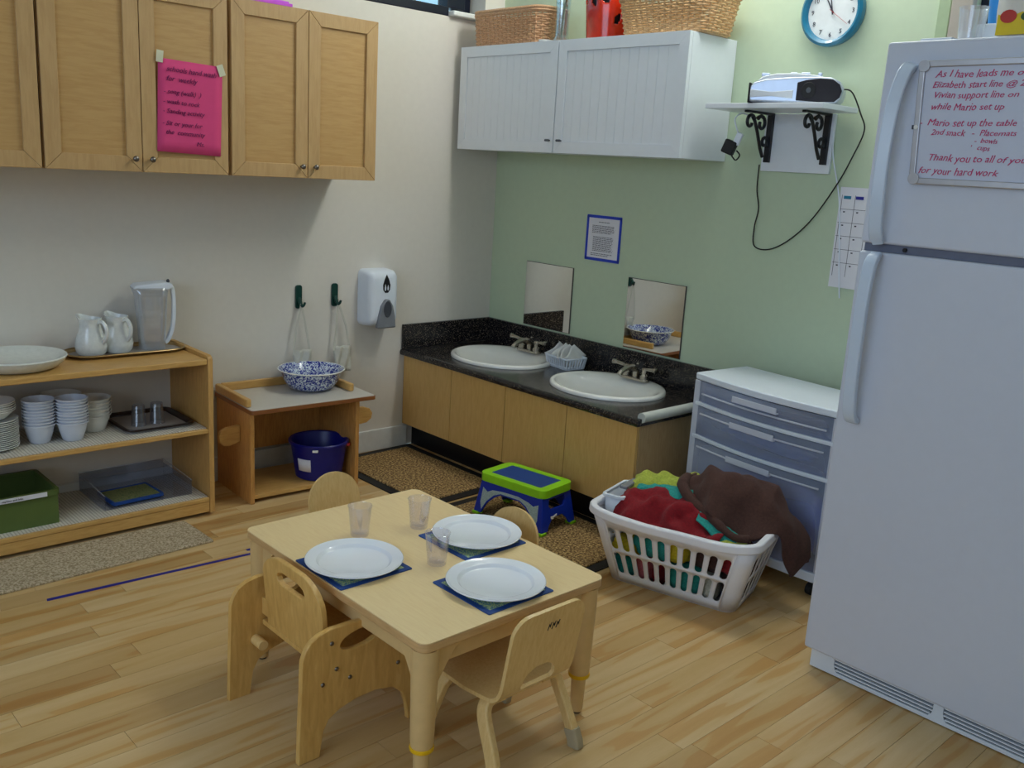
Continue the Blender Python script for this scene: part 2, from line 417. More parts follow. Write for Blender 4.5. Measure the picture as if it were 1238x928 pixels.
struct('wall_right', B().b6(0, .14, -2.44, .14, 0, 3.1).b6(0, .14, -6, -2.44, 0, 1.96).b6(0, .14, -4.4, -2.44, 2.95, 3.1).b6(0, .14, -6, -4.4, 1.96, 3.1), 'green_wall')
struct('wall_left', B().b6(-6.14, -6, -6.14, .14, 0, 3.1), 'white_wall')
struct('wall_front', B().b6(-6, .14, -6.14, -6, 0, 3.1), 'white_wall')
struct('ceiling', B().b6(-6, .14, -6, .14, 3.1, 3.2), 'ceiling')
w1 = struct('window_1', B().b6(-4.6, -.37, .004, .10, 2.207, 2.25).b6(-.255, -.136, .12, .14, 2.207, 2.95).b6(-.37, -.255, .02, .10, 2.25, 2.95).b6(-4.6, -.37, .02, .10, 2.90, 2.95).b6(-2.5, -2.44, .02, .10, 2.25, 2.90), 'window_frame', bev=.004)
obj('pane', B().b6(-2.44, -.37, .055, .063, 2.25, 2.90), 'pane', w1); obj('pane', B().b6(-4.6, -2.5, .055, .063, 2.25, 2.90), 'pane', w1)
w2 = struct('window_2', B().b6(.03, .10, -2.475, -2.44, 1.96, 2.95).b6(.03, .10, -4.4, -2.475, 1.96, 2.0).b6(.03, .10, -4.4, -2.475, 2.9, 2.95), 'window_frame', bev=.004)
obj('pane', B().b6(.06, .068, -4.4, -2.475, 2.0, 2.9), 'pane', w2)
struct('trim_1', B().b6(-.02, 0, -2.36, -2.315, 1.90, 2.98), 'shaded_reveal', bev=.004)  # raised strip standing in for the reveal, its shade painted in
struct('trim_2', B().b6(-.03, .04, -2.44, -2.365, 1.90, 2.98), 'beige_trim', bev=.004)
struct('trim_3', B().b6(-.372, -.136, -.040, .10, 2.206, 2.232), 'white_trim', bev=.008, seg=3)
struct('baseboard_back', B().b6(-6, -.56, -.014, 0, 0, .115), 'white_trim', bev=.005)

# trees outside, behind the high windows
def tree(loc, label, r, h, seed):
    t = thing('tree', label, 'tree', loc)
    obj('trunk', B().tube([(0, 0, 0), (.1, 0, h*.5), (0, .05, h)], [.16, .12, .06]), M['brown_laminate'], t)
    b = B(); rd = random.Random(seed)
    for i in range(800):
        d = Vector((rd.gauss(0, 1), rd.gauss(0, 1), rd.gauss(0, 1))).normalized()*r*rd.uniform(.4, 1); d.z = d.z*.8+h
        a = Vector((rd.gauss(0, 1), rd.gauss(0, 1), rd.gauss(0, 1))).normalized(); c = a.orthogonal().normalized(); s_ = rd.uniform(.09, .2)
        b.bm.faces.new([b.bm.verts.new(d+q) for q in (a*s_, c*s_*.5, -a*s_, -c*s_*.5)])
    obj('foliage', b, 'leaf', t, kind='stuff')
tree((.9, 3.6, 0), 'leafy tree outside the black-framed high window in the white wall', 1.4, 3.0, 1)
tree((2.6, -2.6, 0), 'leafy tree outside the window above the refrigerator', 1.5, 2.6, 2)

# ------------------------------------------------------------------ wooden wall cabinets
def mitred_frame(door, x0, x1, z0, z1, wd, f, d0, d1, m, mv, bev=.0015):
    g = .0002 if m == 'white_mela' else .0006
    obj('rail', B().prism([(x0+g, z0), (x1-g, z0), (x1-wd-g, z0+wd), (x0+wd+g, z0+wd)], f, d0, d1), m, door, bev=bev)
    obj('rail', B().prism([(x0+g, z1), (x1-g, z1), (x1-wd-g, z1-wd), (x0+wd+g, z1-wd)], f, d0, d1), m, door, bev=bev)
    obj('stile', B().prism([(x0, z0+g), (x0+wd, z0+wd+g), (x0+wd, z1-wd-g), (x0, z1-g)], f, d0, d1), mv, door, bev=bev)
    obj('stile', B().prism([(x1, z0+g), (x1-wd, z0+wd+g), (x1-wd, z1-wd-g), (x1, z1-g)], f, d0, d1), mv, door, bev=bev)
for i, (x1, lab) in enumerate(((-1.035, 'beech wall cabinet with two framed doors, the right-hand one of the row'), (-1.732, 'beech wall cabinet with the pink note taped to its door'), (-2.424, 'beech wall cabinet cut by the left picture edge, left of the pink note'))):
    t = thing('wall_cabinet', lab, 'cabinet', (x1, 0, 1.395), group='beech wall cabinets')
    W_ = .684
    obj('body', B().b6(-W_, 0, -.326, -.002, 0, .67), 'cab_wood_v', t, bev=.002)
    for k in range(2):
        a = -W_+k*(W_/2)+.0015; c = a+W_/2-.003
        d = obj('door', B().b6(a+.05, c-.05, -.340, -.3275, .05, .62), 'cab_wood_h', t)
        mitred_frame(d, a, c, .001, .669, .056, XZ, -.350, -.3275, 'cab_wood_v', 'cab_wood_v')
        kx = (c-.03) if k == 0 else (a+.03)
        kb = B().tube([(kx, -.349, .048), (kx, -.362, .048)], .005, 10).sphere((kx, -.368, .048), .011, 1, .75, 1)
        kk = obj('knob', kb, 'steel', d)
# pink note
t = thing('pink_note', 'hot pink handwritten note taped to a beech cabinet door', 'note', (-2.02, -.352, 1.475))
tilt = math.radians(-2)
r_, u_ = Vector((math.cos(tilt), 0, math.sin(tilt))), Vector((-math.sin(tilt), 0, math.cos(tilt)))
def on(o_, u, v, d=0): return tuple(Vector(o_)+r_*u+u_*v+Vector((0, -d, 0)))
b = B(); n_ = 8
b.grid([[on((0, 0, 0), .252*i/n_, .335*j/n_, .0015+.003*math.sin(i*.8)*(1-j/n_)) for j in range(n_+1)] for i in range(n_+1)])
obj('paper', b, 'pink_paper', t, solid=.0006)
for (u, v, a) in ((.005, .34, .1), (.245, .322, -.35)):
    b = B(); R2 = Matrix.Rotation(a, 4, 'Y')
    b.box(0, 0, 0, .026, .001, .042, mtx=Matrix.Translation(on((0, 0, 0), u, v, .005)) @ R2); obj('tape', b, 'mask_tape', t)
lines = [(.03, .292, 'schools hand wash', .026), (.03, .258, 'for  weekly', .026), (.02, .212, '- song (walk)  )', .024), (.018, .176, '- wash to rock', .024), (.018, .142, '- Sanding activity', .024), (.016, .098, '- Sit or your for', .024), (.03, .066, 'the  community', .024), (.15, .03, 'Ms.', .024)]
for u, v, s_, z_ in lines:
    text('writing', s_, z_, on((0, 0, 0), u, v, .0055), r_, u_, 'pink_ink', t, shear=.25, jit=.05)
t = thing('violet_card', 'violet card lying on top of the beech cabinets', 'card', (-1.51, -.28, 2.067))
obj('card', B().b6(-.09, .07, -.05, .1, 0, .012), 'violet', t, bev=.002); obj('card', B().b6(-.07, .06, -.04, .08, .012, .02), 'violet', t, bev=.002)

# ------------------------------------------------------------------ white wall cabinet over the sinks
t = thing('white_cabinet', 'white wall cabinet with two beadboard doors above the sinks', 'cabinet', (0, -.05, 1.565))
obj('body', B().b6(-.305, -.002, -1.425, 0, 0, .495), 'white_mela', t, bev=.002)
for (a, c, ky) in ((-.692, -.002, -.672), (-1.425, -.698, -.745)):
    d = obj('door', B().b6(-.318, -.307, a+.05, c-.05, .05, .445), 'white_mela', t)
    nb = 12; s_ = (c-a-.104)/nb
    for k in range(nb):
        obj('bead', B().b6(-.3215, -.3175, a+.052+k*s_+.0004, a+.052+(k+1)*s_-.0004, .0515, .4435), 'white_mela', d, bev=.0008)
    mitred_frame(d, a, c, .0, .495, .05, YZ, -.326, -.307, 'white_mela', 'white_mela', bev=.0004)
    obj('knob', B().tube([(-.325, ky, .055), (-.343, ky, .055)], .004, 8).tube([(-.345, ky-.011, .055), (-.345, ky+.011, .055)], .0055, 8), 'grey_dark', d)

# ------------------------------------------------------------------ things on top of the white cabinet
def wicker(name, lab, loc, lx, ly, h, flare, m, seed):
    t = thing(name, lab, 'basket', loc, group='wicker baskets on the white cabinet')
    def ring(z, off=0, n=120):
        k = z/h; a = lx/2*(1+flare*k)+off; c = ly/2*(1+flare*k)+off
        return rrect(2*a, 2*c, .05+.02*k, n=10)
    def even(z, n):
        P = [Vector((q[0], q[1], z)) for q in ring(z)]; per = [0]
        for q in range(len(P)): per.append(per[-1]+(P[(q+1) % len(P)]-P[q]).length)
        out = []; j = 0
        for q in range(n):
            d = per[-1]*q/n
            while per[j+1] < d: j += 1
            f = (d-per[j])/(per[j+1]-per[j]); A, C_ = P[j], P[(j+1) % len(P)]; e = (C_-A).normalized()
            out.append((A.lerp(C_, f), Vector((e.y, -e.x, 0))))
        return out
    NS = 2*int((lx+ly)/.030)
    nz = int(h/.0105); b = B()
    for i in range(nz):
        z = .007+i*(h-.022)/(nz-1)
        b.tube([p+nn_*(.0048*math.cos(PI*q/2)*(1 if i % 2 else -1)) for q, (p, nn_) in enumerate(even(z, NS*2))], .0044, 6, closed=True)
    obj('woven_wall', b, m, t, kind='stuff')
    b = B()
    for (p, _), (p2, _2) in zip(even(0, NS), even(h-.01, NS)): b.tube([p+Vector((0, 0, .002)), p2], .0048, 6)
    obj('stakes', b, m, t, kind='stuff')
    b = B(); rr = ring(h)
    b.tube([(x, y, h-.005) for x, y in rr], .0085, 7, closed=True); b.tube([(x*1.01, y*1.01, h-.018) for x, y in rr], .006, 6, closed=True)
    obj('braided_rim', b, m, t)
    obj('base', B().prism(ring(0), XY, 0, .006), m, t)
wicker('wicker_basket', 'brown wicker basket on the white cabinet, nearest the wall corner', (-.2, -.345, 2.061), .2, .46, .165, .10, 'wicker', 1)
wicker('wicker_basket', 'wide pale wicker basket on the white cabinet, right of the red pot', (-.175, -1.285, 2.061), .21, .43, .165, .18, 'wicker2', 2)
# red perforated orchid pot
t = thing('orchid_pot', 'glossy red perforated pot on the white cabinet', 'pot', (-.17, -.90, 2.061))
def pr(z): return .098+.018*z/.24
b = B(); nu, nv = 96, 40
def leafhole(u, v):
    for cu, cv, ang in [(k*2*PI/6, .085+.075*((k) % 2), .5 if k % 2 else -.5) for k in range(6)]+[(k*2*PI/6+.5, .17, .6) for k in range(6)]:
        du = (u-cu+PI) % (2*PI)-PI; du *= .1; dv = v-cv
        x = du*math.cos(ang)+dv*math.sin(ang); yv = -du*math.sin(ang)+dv*math.cos(ang)
        if (x/.013)**2+(yv/.024)**2 < 1: return True
    return False
V = [[b.bm.verts.new((pr(.24*j/nv)*math.cos(2*PI*i/nu), pr(.24*j/nv)*math.sin(2*PI*i/nu), .24*j/nv)) for i in range(nu)] for j in range(nv+1)]
for j in range(nv):
    for i in range(nu):
        if not leafhole(2*PI*(i+.5)/nu, .24*(j+.5)/nv): b.bm.faces.new([V[j][i], V[j][(i+1) % nu], V[j+1][(i+1) % nu], V[j+1][i]])
obj('pot_wall', b, 'red_glaze', t, solid=.006)
obj('inner_pot', B().lathe([(0, .006), (.075, .006), (.085, .2), (.08, .2), (.07, .02), (0, .02)], 24), 'black', t)
obj('saucer', B().lathe([(0, 0), (.085, 0), (.098, .006), (.1, .011), (.085, .006), (0, .005)], 32), 'stool_blue', t)
b = B()
for k, (a, ln) in enumerate(((1.9, .2), (2.5, .28), (3.2, .3), (3.8, .28), (4.4, .2))):
    P = []
    for i in range(9):
        s_ = i/8; c = Vector((math.cos(a), math.sin(a), 0)); p = c*(.02+ln*s_*.8)+Vector((0, 0, .2+.16*math.sin(s_*2.2))); sd = Vector((-math.sin(a), math.cos(a), 0))*.035*math.sin(PI*min(1, s_+.08))**.6
        P.append([p-sd, p+Vector((0, 0, -.008)), p+sd])
    b.grid(P)
obj('leaves', b, 'leaf', t, solid=.002)
# glass vase with a green stem
t = thing('glass_vase', 'narrow clear glass vase holding a green stem beside the red pot', 'vase', (-.235, -.665, 2.061))
obj('vase_wall', B().lathe([(0, 0), (.04, 0), (.041, .01), (.032, .03), (.031, .12), (.036, .2), (.033, .2), (.028, .12), (.028, .035), (0, .02)], 28), 'vase_glass', t)
obj('stem', B().tube(crv([(0, 0, .03), (-.01, -.015, .14), (0, -.045, .26), (.01, -.03, .34)], 5), .004, 6), 'leaf', t)
b = B()
for i, z in enumerate((.16, .21, .25, .29)):
    d = Vector((-.2, -1 if i % 2 else 1, .3)).normalized(); p0 = Vector((0, -.03, z)); sd = Vector((.013, 0, .004))
    b.grid([[p0+d*.07*k/5-sd*math.sin(PI*(k+.3)/5.6), p0+d*.07*k/5+sd*math.sin(PI*(k+.3)/5.6)] for k in range(6)])
obj('leaves', b, 'leaf', t, solid=.001)
t = thing('small_dish', 'small white dish on the white cabinet beside the glass vase', 'dish', (-.27, -.60, 2.061))
obj('dish', B().lathe([(0, 0), (.03, 0), (.036, .012), (.033, .012), (.028, .004), (0, .004)], 24), 'ceramic', t)

# ------------------------------------------------------------------ wall clock
t = thing('wall_clock', 'round wall clock with teal ring on the green wall', 'clock', (0, -1.908, 2.142))
cr = .128
def circ(r_, x, n=48): return [(x, r_*math.cos(2*PI*i/n), r_*math.sin(2*PI*i/n)) for i in range(n)]
b = B(); rings = []
for r1, x in ((cr*.80, -.018), (cr*.84, -.034), (cr*.92, -.040), (cr, -.032), (cr*1.01, -.015), (cr*.98, -.001)):
    rings.append([b.bm.verts.new(p) for p in circ(r1, x)])
for a, c in zip(rings, rings[1:]):
    for i in range(48): b.bm.faces.new([a[i], a[(i+1) % 48], c[(i+1) % 48], c[i]])
obj('ring', b, 'teal_ring', t)
b = B(); b.prism([(p[1], p[2]) for p in circ(cr*.83, 0)], YZ, -.02, -.002); obj('face', b, 'clock_face', t)
for h in range(1, 13):
    a = PI/2-h*PI/6; rr = cr*.66
    # viewer's right is -y
    text('numeral', str(h), .024, (-.0205, -rr*math.cos(a), rr*math.sin(a)-.008), (0, -1, 0), (0, 0, 1), 'ink', t, align='CENTER')
def hand(ang, ln, wd, m, x, nm):
    a = PI/2-ang; d = Vector((0, -math.cos(a), math.sin(a))); s_ = Vector((0, d.z, -d.y))
    P = [-.15*ln*d-s_*wd*.5, -.15*ln*d+s_*wd*.5, d*ln+s_*wd*.25, d*ln-s_*wd*.25]
    bb = B(); lo = [bb.bm.verts.new(Vector((x, p.y, p.z))) for p in P]; hi = [bb.bm.verts.new(Vector((x-.001, p.y, p.z))) for p in P]
    bb.bm.faces.new(lo); bb.bm.faces.new(hi[::-1])
    for i in range(4): bb.bm.faces.new([lo[i], lo[(i+1) % 4], hi[(i+1) % 4], hi[i]])
    obj(nm, bb, m, t)
hand(2*PI*(10.97/12), .055, .007, 'ink', -.022, 'hour_hand'); hand(2*PI*(58/60), .083, .005, 'ink', -.024, 'minute_hand'); hand(2*PI*(21/60), .085, .0016, 'food_red', -.026, 'second_hand')

# ------------------------------------------------------------------ framed notice
t = thing('notice', 'printed notice edged with blue tape on the green wall above the mirrors', 'notice', (-.0015, -.812, 1.173))
obj('paper', B().box(0, 0, 0, .001, .205, .195), 'paper', t)
for (cy, cz, sy, sz) in ((0, .104, .226, .014), (0, -.104, .226, .014), (.107, 0, .014, .21), (-.107, 0, .014, .21)):
    obj('tape', B().box(-.001, cy, cz, .0015, sy, sz), 'blue_tape', t, bev=.0003)
b = B(); rd = random.Random(5)
def printed(y0, y1, z):
    yy = y0
    while yy > y1:
        wl = rd.uniform(.006, .018); b.box(-.0009, yy-wl/2, z, .0006, min(wl, yy-y1), .0026); yy -= wl+.003
printed(.035, -.035, .078)
for k in range(6): printed(.075, -.068+.02*(k == 5), .060-k*.0068)
for k in range(11): printed(.066, -.055-.01*rd.random(), .006-k*.0068)
printed(.075, -.06, -.076); printed(.075, -.04, -.084)
obj('print', b, 'ink', t, kind='stuff')

# ------------------------------------------------------------------ mirrors
for (yc, lab) in ((-.46, 'frameless mirror on the green wall, the one nearer the corner'), (-1.17, 'frameless mirror on the green wall reflecting the washstand')):
    t = thing('wall_mirror', lab, 'mirror', (-.001, yc, .838), group='mirrors over the sinks')
    obj('backing', B().box(-.002, 0, 0, .004, .345, .340), 'mirror_edge', t)
    obj('glass', B().box(-.0055, 0, 0, .0025, .340, .336), 'mirror', t)

# ------------------------------------------------------------------ vanity, countertop, sinks
ct = .53
t = thing('vanity_cabinet', 'low maple sink cabinet with four flat doors under the black countertop', 'cabinet', (0, 0, 0))
b = B()
b.b6(-.570, -.002, -.020, -.002, .125, .499).b6(-.570, -.002, -1.600, -1.582, .125, .499).b6(-.570, -.002, -1.582, -.020, .125, .143).b6(-.014, -.002, -1.582, -.020, .143, .499)
obj('carcass', b, 'vanity_end', t)
for k in range(4):
    a = -.004-k*.399
    obj('door', B().b6(-.588, -.572, a-.395, a, .125, .497), 'vanity_wood', t, bev=.0012)
obj('toe_kick', B().b6(-.52, -.50, -1.598, -.002, 0, .124), 'kick_black', t)
# countertop
SK = [(-.288, -.435), (-.288, -1.160)]; SRX, SRY = .232, .268
t = thing('countertop', 'black speckled countertop with backsplash holding both sinks', 'countertop', (0, 0, 0))
b = B()
def slab(x0, x1, y0, y1, c):
    n = 64; oi, oo = [], []
    for i in range(n):
        a = 2*PI*i/n; dx, dy = math.cos(a), math.sin(a)
        oi.append((c[0]+(SRX-.002)*dx, c[1]+(SRY-.002)*dy))
        ts = []
        if dx > 1e-9: ts.append((x1-c[0])/dx)
        if dx < -1e-9: ts.append((x0-c[0])/dx)
        if dy > 1e-9: ts.append((y1-c[1])/dy)
        if dy < -1e-9: ts.append((y0-c[1])/dy)
        k = min(ts); oo.append((c[0]+dx*k, c[1]+dy*k))
    # snap corners
    for cx, cy in ((x0, y0), (x0, y1), (x1, y0), (x1, y1)):
        j = min(range(n), key=lambda q: (oo[q][0]-cx)**2+(oo[q][1]-cy)**2); oo[j] = (cx, cy)
    for z in (ct, ct-.03):
        A = [b.bm.verts.new((p[0], p[1], z)) for p in oi]; O_ = [b.bm.verts.new((p[0], p[1], z)) for p in oo]
        for i in range(n): b.bm.faces.new([A[i], A[(i+1) % n], O_[(i+1) % n], O_[i]])
        if z == ct: A0, O0 = A, O_
        else:
            for i in range(n):
                b.bm.faces.new([A0[i], A0[(i+1) % n], A[(i+1) % n], A[i]]); b.bm.faces.new([O0[i], O0[(i+1) % n], O_[(i+1) % n], O_[i]])
slab(-.600, -.021, -.798, -.021, SK[0]); slab(-.600, -.021, -1.615, -.798, SK[1])
obj('slab', b, 'granite', t)
obj('front_edge', B().prism([(-.600, ct), (-.609, ct-.003), (-.614, ct-.012), (-.614, ct-.022), (-.610, ct-.030), (-.600, ct-.03)], lambda u, v, w_: (u, w_, v), -1.615, -.002), 'granite', t)
obj('backsplash', B().b6(-.020, -.001, -1.60, -.001, ct-.03, .660), 'granite', t, bev=.003); obj('backsplash', B().b6(-.606, -.0205, -.020, -.001, ct+.0005, .660), 'granite', t, bev=.003)
t = tag(obj('edge_guard', B().tube([(0, 0, 0), (.34, 0, 0)], .021, 14), 'foam', loc=(-.585, -1.612, ct+.004)), 'pale grey foam edge guard on the right end of the black countertop', 'edge guard')
for i, (c, lab) in enumerate(zip(SK, ('oval white sink nearer the corner, under the left mirror', 'oval white sink nearer the plastic drawers'))):
    t = thing('sink', lab, 'sink', (c[0], c[1], ct), group='drop-in sinks')
    ax, ay = SRX+.014, SRY+.014
    b = B(); n = 56; rings = []
    for k, z in ((1, 0), (1, .008), (.985, .015), (.95, .018), (.915, .014), (.885, .0), (.85, -.03), (.78, -.07), (.62, -.105), (.3, -.122), (.07, -.126)):
        sh = -.025*(1-k) if k < .93 else 0  # basin sits towards the front, leaving a tap deck behind
        kx = k-.14*(k < .93)*min(1, (.95-k)*12) if k > .5 else k*.84
        rings.append([b.bm.verts.new((-(.0 if k >= .93 else .030*min(1, (.93-k)*15))+ax*kx*math.cos(2*PI*q/n), ay*k*math.sin(2*PI*q/n), z+.001)) for q in range(n)])
    for a, d in zip(rings, rings[1:]):
        for q in range(n): b.bm.faces.new([a[q], a[(q+1) % n], d[(q+1) % n], d[q]])
    b.bm.faces.new(rings[-1])
    obj('basin', b, 'ceramic', t, ang=80)
    obj('drain', B().lathe([(0, 0), (.022, 0), (.024, .003), (.018, .004), (0, .002)], 20, (-.03, 0, -.1245)), 'chrome', t)
    # faucet: its own thing, mounted on the rear deck
    f = thing('faucet', ('brushed nickel two-handle tap on the sink nearer the corner', 'brushed nickel two-handle tap on the sink nearer the plastic drawers')[i], 'faucet', (-.098, c[1]-.005, ct+.0175), group='sink taps')
    obj('base_plate', B().prism(rrect(.05, .165, .024), XY, 0, .014), 'nickel', f, bev=.004)
    for sgn in (1, -1):
        obj('valve_body', B().lathe([(0, .012), (.022, .012), (.021, .03), (.013, .038), (.013, .05), (.017, .058), (.012, .066), (0, .068)], 20, (0, sgn*.055, 0)), 'nickel', f)
        obj('handle', B().tube(crv([(0, sgn*.055, .058), (-.004, sgn*.085, .062), (-.008, sgn*.118, .066), (-.01, sgn*.134, .066)], 4), [.008]*4+[.009]*4+[.012]*3+[.013, .008][:2], 10), 'nickel', f)
    obj('spout', B().tube(crv([(.004, 0, .01), (.002, 0, .04), (-.02, 0, .062), (-.06, 0, .064), (-.1, 0, .05), (-.115, 0, .036)], 5), [.017]*6+[.015]*6+[.013]*6+[.012]*6+[.013]*2, 12), 'nickel', f)
    obj('lift_rod', B().tube([(.014, 0, .01), (.014, 0, .07)], .003, 8).sphere((.014, 0, .074), .0065), 'nickel', f)

# napkin basket
t = thing('napkin_basket', 'small white slotted plastic basket on the countertop between the sinks', 'basket', (-.135, -.745, ct+.001), rz=math.radians(-8))
b = B(); b.prism(rrect(.12, .165, .02), XY, 0, .004)
obj('base', b, 'white_plastic', t)
def ringpts(lx, ly, r_, z): return [(x, y, z) for x, y in rrect(lx, ly, r_, 5)]
b = B()
for z, k in ((.012, 1.0), (.055, 1.12)): b.tube(ringpts(.12*k, .165*k, .02, z), .0045, 6, closed=True)
lo, hi = rrect(.12, .165, .02, 5), rrect(.12*1.12, .165*1.12, .02, 5)
for s_ in range(34):
    q = s_/34
    def at(P, q):
        per = [0]
        for i in range(len(P)): per.append(per[-1]+math.dist(P[i], P[(i+1) % len(P)]))
        d = q*per[-1]
        for i in range(len(P)):
            if per[i+1] >= d: f = (d-per[i])/(per[i+1]-per[i]+1e-9); a, c = P[i], P[(i+1) % len(P)]; return (a[0]+(c[0]-a[0])*f, a[1]+(c[1]-a[1])*f)
        return P[0]
    a, c = at(lo, q), at(hi, q); b.tube([(a[0], a[1], .002), (c[0], c[1], .055)], .0042, 5)
obj('slotted_wall', b, 'white_plastic', t)
rd = random.Random(11)
for k in range(6):
    yy = -.06+.024*k
    b = B(); P = []; a = rd.uniform(-.5, .5); tl = rd.uniform(-.25, .25)
    for i in range(8):
        row_ = []
        for j in range(8):
            u, v = i/7-.5, j/7-.5
            uu, vv = (u-v)*.7, (u+v)*.7
            p = Vector((uu*.11, .012*math.sin(u*5+k)+.01*v+tl*vv*.1, vv*.085+.055)); row_.append(Matrix.Rotation(a, 3, 'Z') @ p)
        P.append(row_)
    b.grid(P)
    # open, fan-folded napkins poking up at different tilts
    o = obj('paper_napkin', b, 'napkin', solid=.0015)
    o.location = t.matrix_world @ Vector((0, 0, 0)) if False else (-.135+yy*math.sin(math.radians(8))+rd.uniform(-.015, .015), -.745+yy, ct+.004+rd.uniform(0, .008))
    tag(o, ('white paper napkin in the slotted basket, '+('nearest the corner sink', 'second from the corner sink', 'third from the corner sink', 'fourth from the corner sink', 'second from the drawer-side sink', 'nearest the drawer-side sink')[5-k]), 'napkin', 'napkins in the slotted basket')

# ------------------------------------------------------------------ wall shelf with radio
t = thing('wall_shelf', 'small white wall shelf on two black scroll brackets', 'shelf', (0, -1.80, 1.785))
obj('shelf_board', B().b6(-.275, -.018, -.265, .255, -.020, 0), 'white_mela', t, bev=.002)
obj('back_board', B().b6(-.017, -.001, -.175, .135, -.250, -.0205), 'white_mela', t, bev=.002)
def spiral(cx, cz, r0, r1, a0, a1, n=18): return [(cx+(r0+(r1-r0)*i/n)*math.cos(a0+(a1-a0)*i/n), cz+(r0+(r1-r0)*i/n)*math.sin(a0+(a1-a0)*i/n)) for i in range(n+1)]
for yb in (.105, -.150):
    br = obj('bracket', B().box(-.025, yb, -.118, .015, .026, .195).box(-.115, yb, -.0245, .18, .022, .008), 'iron', t, bev=.002)
    def sw(P, nm, r=1): obj(nm, B().tube([(x, yb, z) for x, z in P], 1, rect=(.010, .013), up=(0, 1, 0)) if False else B().tube([(x, yb, z) for x, z in P], .0068, 8), 'iron', br)
    sw([(-.165, -.038), (-.140, -.060), (-.115, -.10), (-.085, -.160), (-.060, -.195)], 'scroll')
    sw(spiral(-.172, -.064, .031, .012, .4, 6.0), 'scroll'); sw(spiral(-.092, -.066, .032, .012, 2.6, -3.6), 'scroll')
    sw(spiral(-.058, -.138, .026, .010, -.6, 5.0), 'scroll'); sw([(-.125, -.045), (-.10, -.035), (-.075, -.045), (-.068, -.062)], 'scroll')
t = thing('radio', 'silver and black portable radio on the white wall shelf', 'radio', (-.150, -1.898, 1.7855), rz=math.radians(24))
t.scale = (.9, .87, .98)
side = [(.215, .004), (.218, .06), (.20, .078), (.15, .090), (.05, .098), (-.04, .101), (-.12, .100), (-.16, .085), (-.178, .055), (-.170, .022), (-.15, .004)]
obj('body', B().prism([(v, z) for v, z in side], YZ, -.075, .085), 'radio_silver', t, bev=.008, seg=3)
obj('top_deck', B().prism([(.19, .082), (.17, .100), (.11, .112), (.02, .114), (-.06, .108), (-.10, .100), (-.1, .09), (.0, .096), (.12, .09)], YZ, -.06, .07), 'radio_white', t, bev=.006, seg=3)
obj('speaker', B().prism([(.015, .012), (.015, .078)]+[(p[0], p[1]) for p in [(-.02, .088), (-.08, .095), (-.13, .092), (-.16, .074), (-.172, .05), (-.165, .026), (-.145, .010), (-.08, .008)]][::1], YZ, -.082, -.074), 'radio_black', t, bev=.003)
def disc_x(r_, x0, x1, cy, cz, n=24): return B().prism(ell(cy, cz, r_, r_, n), YZ, x0, x1)
obj('speaker_cone', disc_x(.030, -.0865, -.0815, -.035, .05), 'black', t, bev=.003); obj('speaker_dome', disc_x(.010, -.090, -.086, -.035, .05), 'grey_dark', t, bev=.003)
obj('band', B().prism([(.213, .02), (.213, .05), (.12, .042), (.03, .050), (.03, .018), (.12, .026)], YZ, -.079, -.0745), 'radio_white', t, bev=.002)
obj('side_panel', B().b6(-.078, .07, .214, .222, -.0, .075), 'black', t, bev=.002)
for v, wdt in ((.16, .035), (.04, .03), (-.01, .04), (-.07, .018)):
    obj('button', B().box(-.03, v, .112 if v < .1 else .108, .03, wdt, .014), 'radio_silver', t, bev=.004)
# cords and adaptor
def wall_cord(pts, r_, m, lab, nm='cord'):
    return tag(obj(nm, B().tube(crv(pts, 8), r_, 7), m), lab, 'cord')
wall_cord([(-.105, -2.035, 1.845), (-.10, -2.075, 1.835), (-.06, -2.10, 1.76), (-.035, -2.11, 1.70), (-.025, -2.07, 1.6), (-.018, -2.02, 1.50), (-.012, -1.93, 1.36), (-.012, -1.84, 1.268), (-.012, -1.75, 1.218), (-.012, -1.675, 1.225), (-.012, -1.665, 1.30), (-.012, -1.675, 1.38), (-.012, -1.657, 1.46), (-.02, -1.66, 1.56)], .0028, 'black', 'thin black cord looping down from the radio to the left shelf bracket')
wall_cord([(-.02, -1.975, 1.70), (-.012, -1.985, 1.60), (-.010, -2.03, 1.45), (-.012, -2.055, 1.30), (-.014, -2.075, 1.16), (-.012, -2.09, 1.06)], .0028, 'white_plastic', 'thin white cord hanging down the green wall over the calendar')
t = thing('power_adaptor', 'black plug adaptor with white lead hanging from the left shelf bracket', 'adaptor', (-.195, -1.625, 1.62), rz=.3)
obj('case', B().box(0, 0, 0, .035, .05, .055, mtx=Matrix.Rotation(.35, 4, 'X')), 'black', t, bev=.006)
obj('plug', B().box(-.0, -.018, .042, .02, .026, .05, mtx=Matrix.Rotation(.35, 4, 'X')), 'white_plastic', t, bev=.005)
obj('lead', B().tube(crv([(0, -.028, .06), (0, -.01, .11), (.03, -.03, .135), (.06, -.06, .12)], 5), .003, 6), 'white_plastic', t)
obj('loop', B().tube(crv([(0, -.01, -.03), (0, -.03, -.05), (0, -.045, -.03), (0, -.03, -.012)], 5), .003, 6), 'black', t)

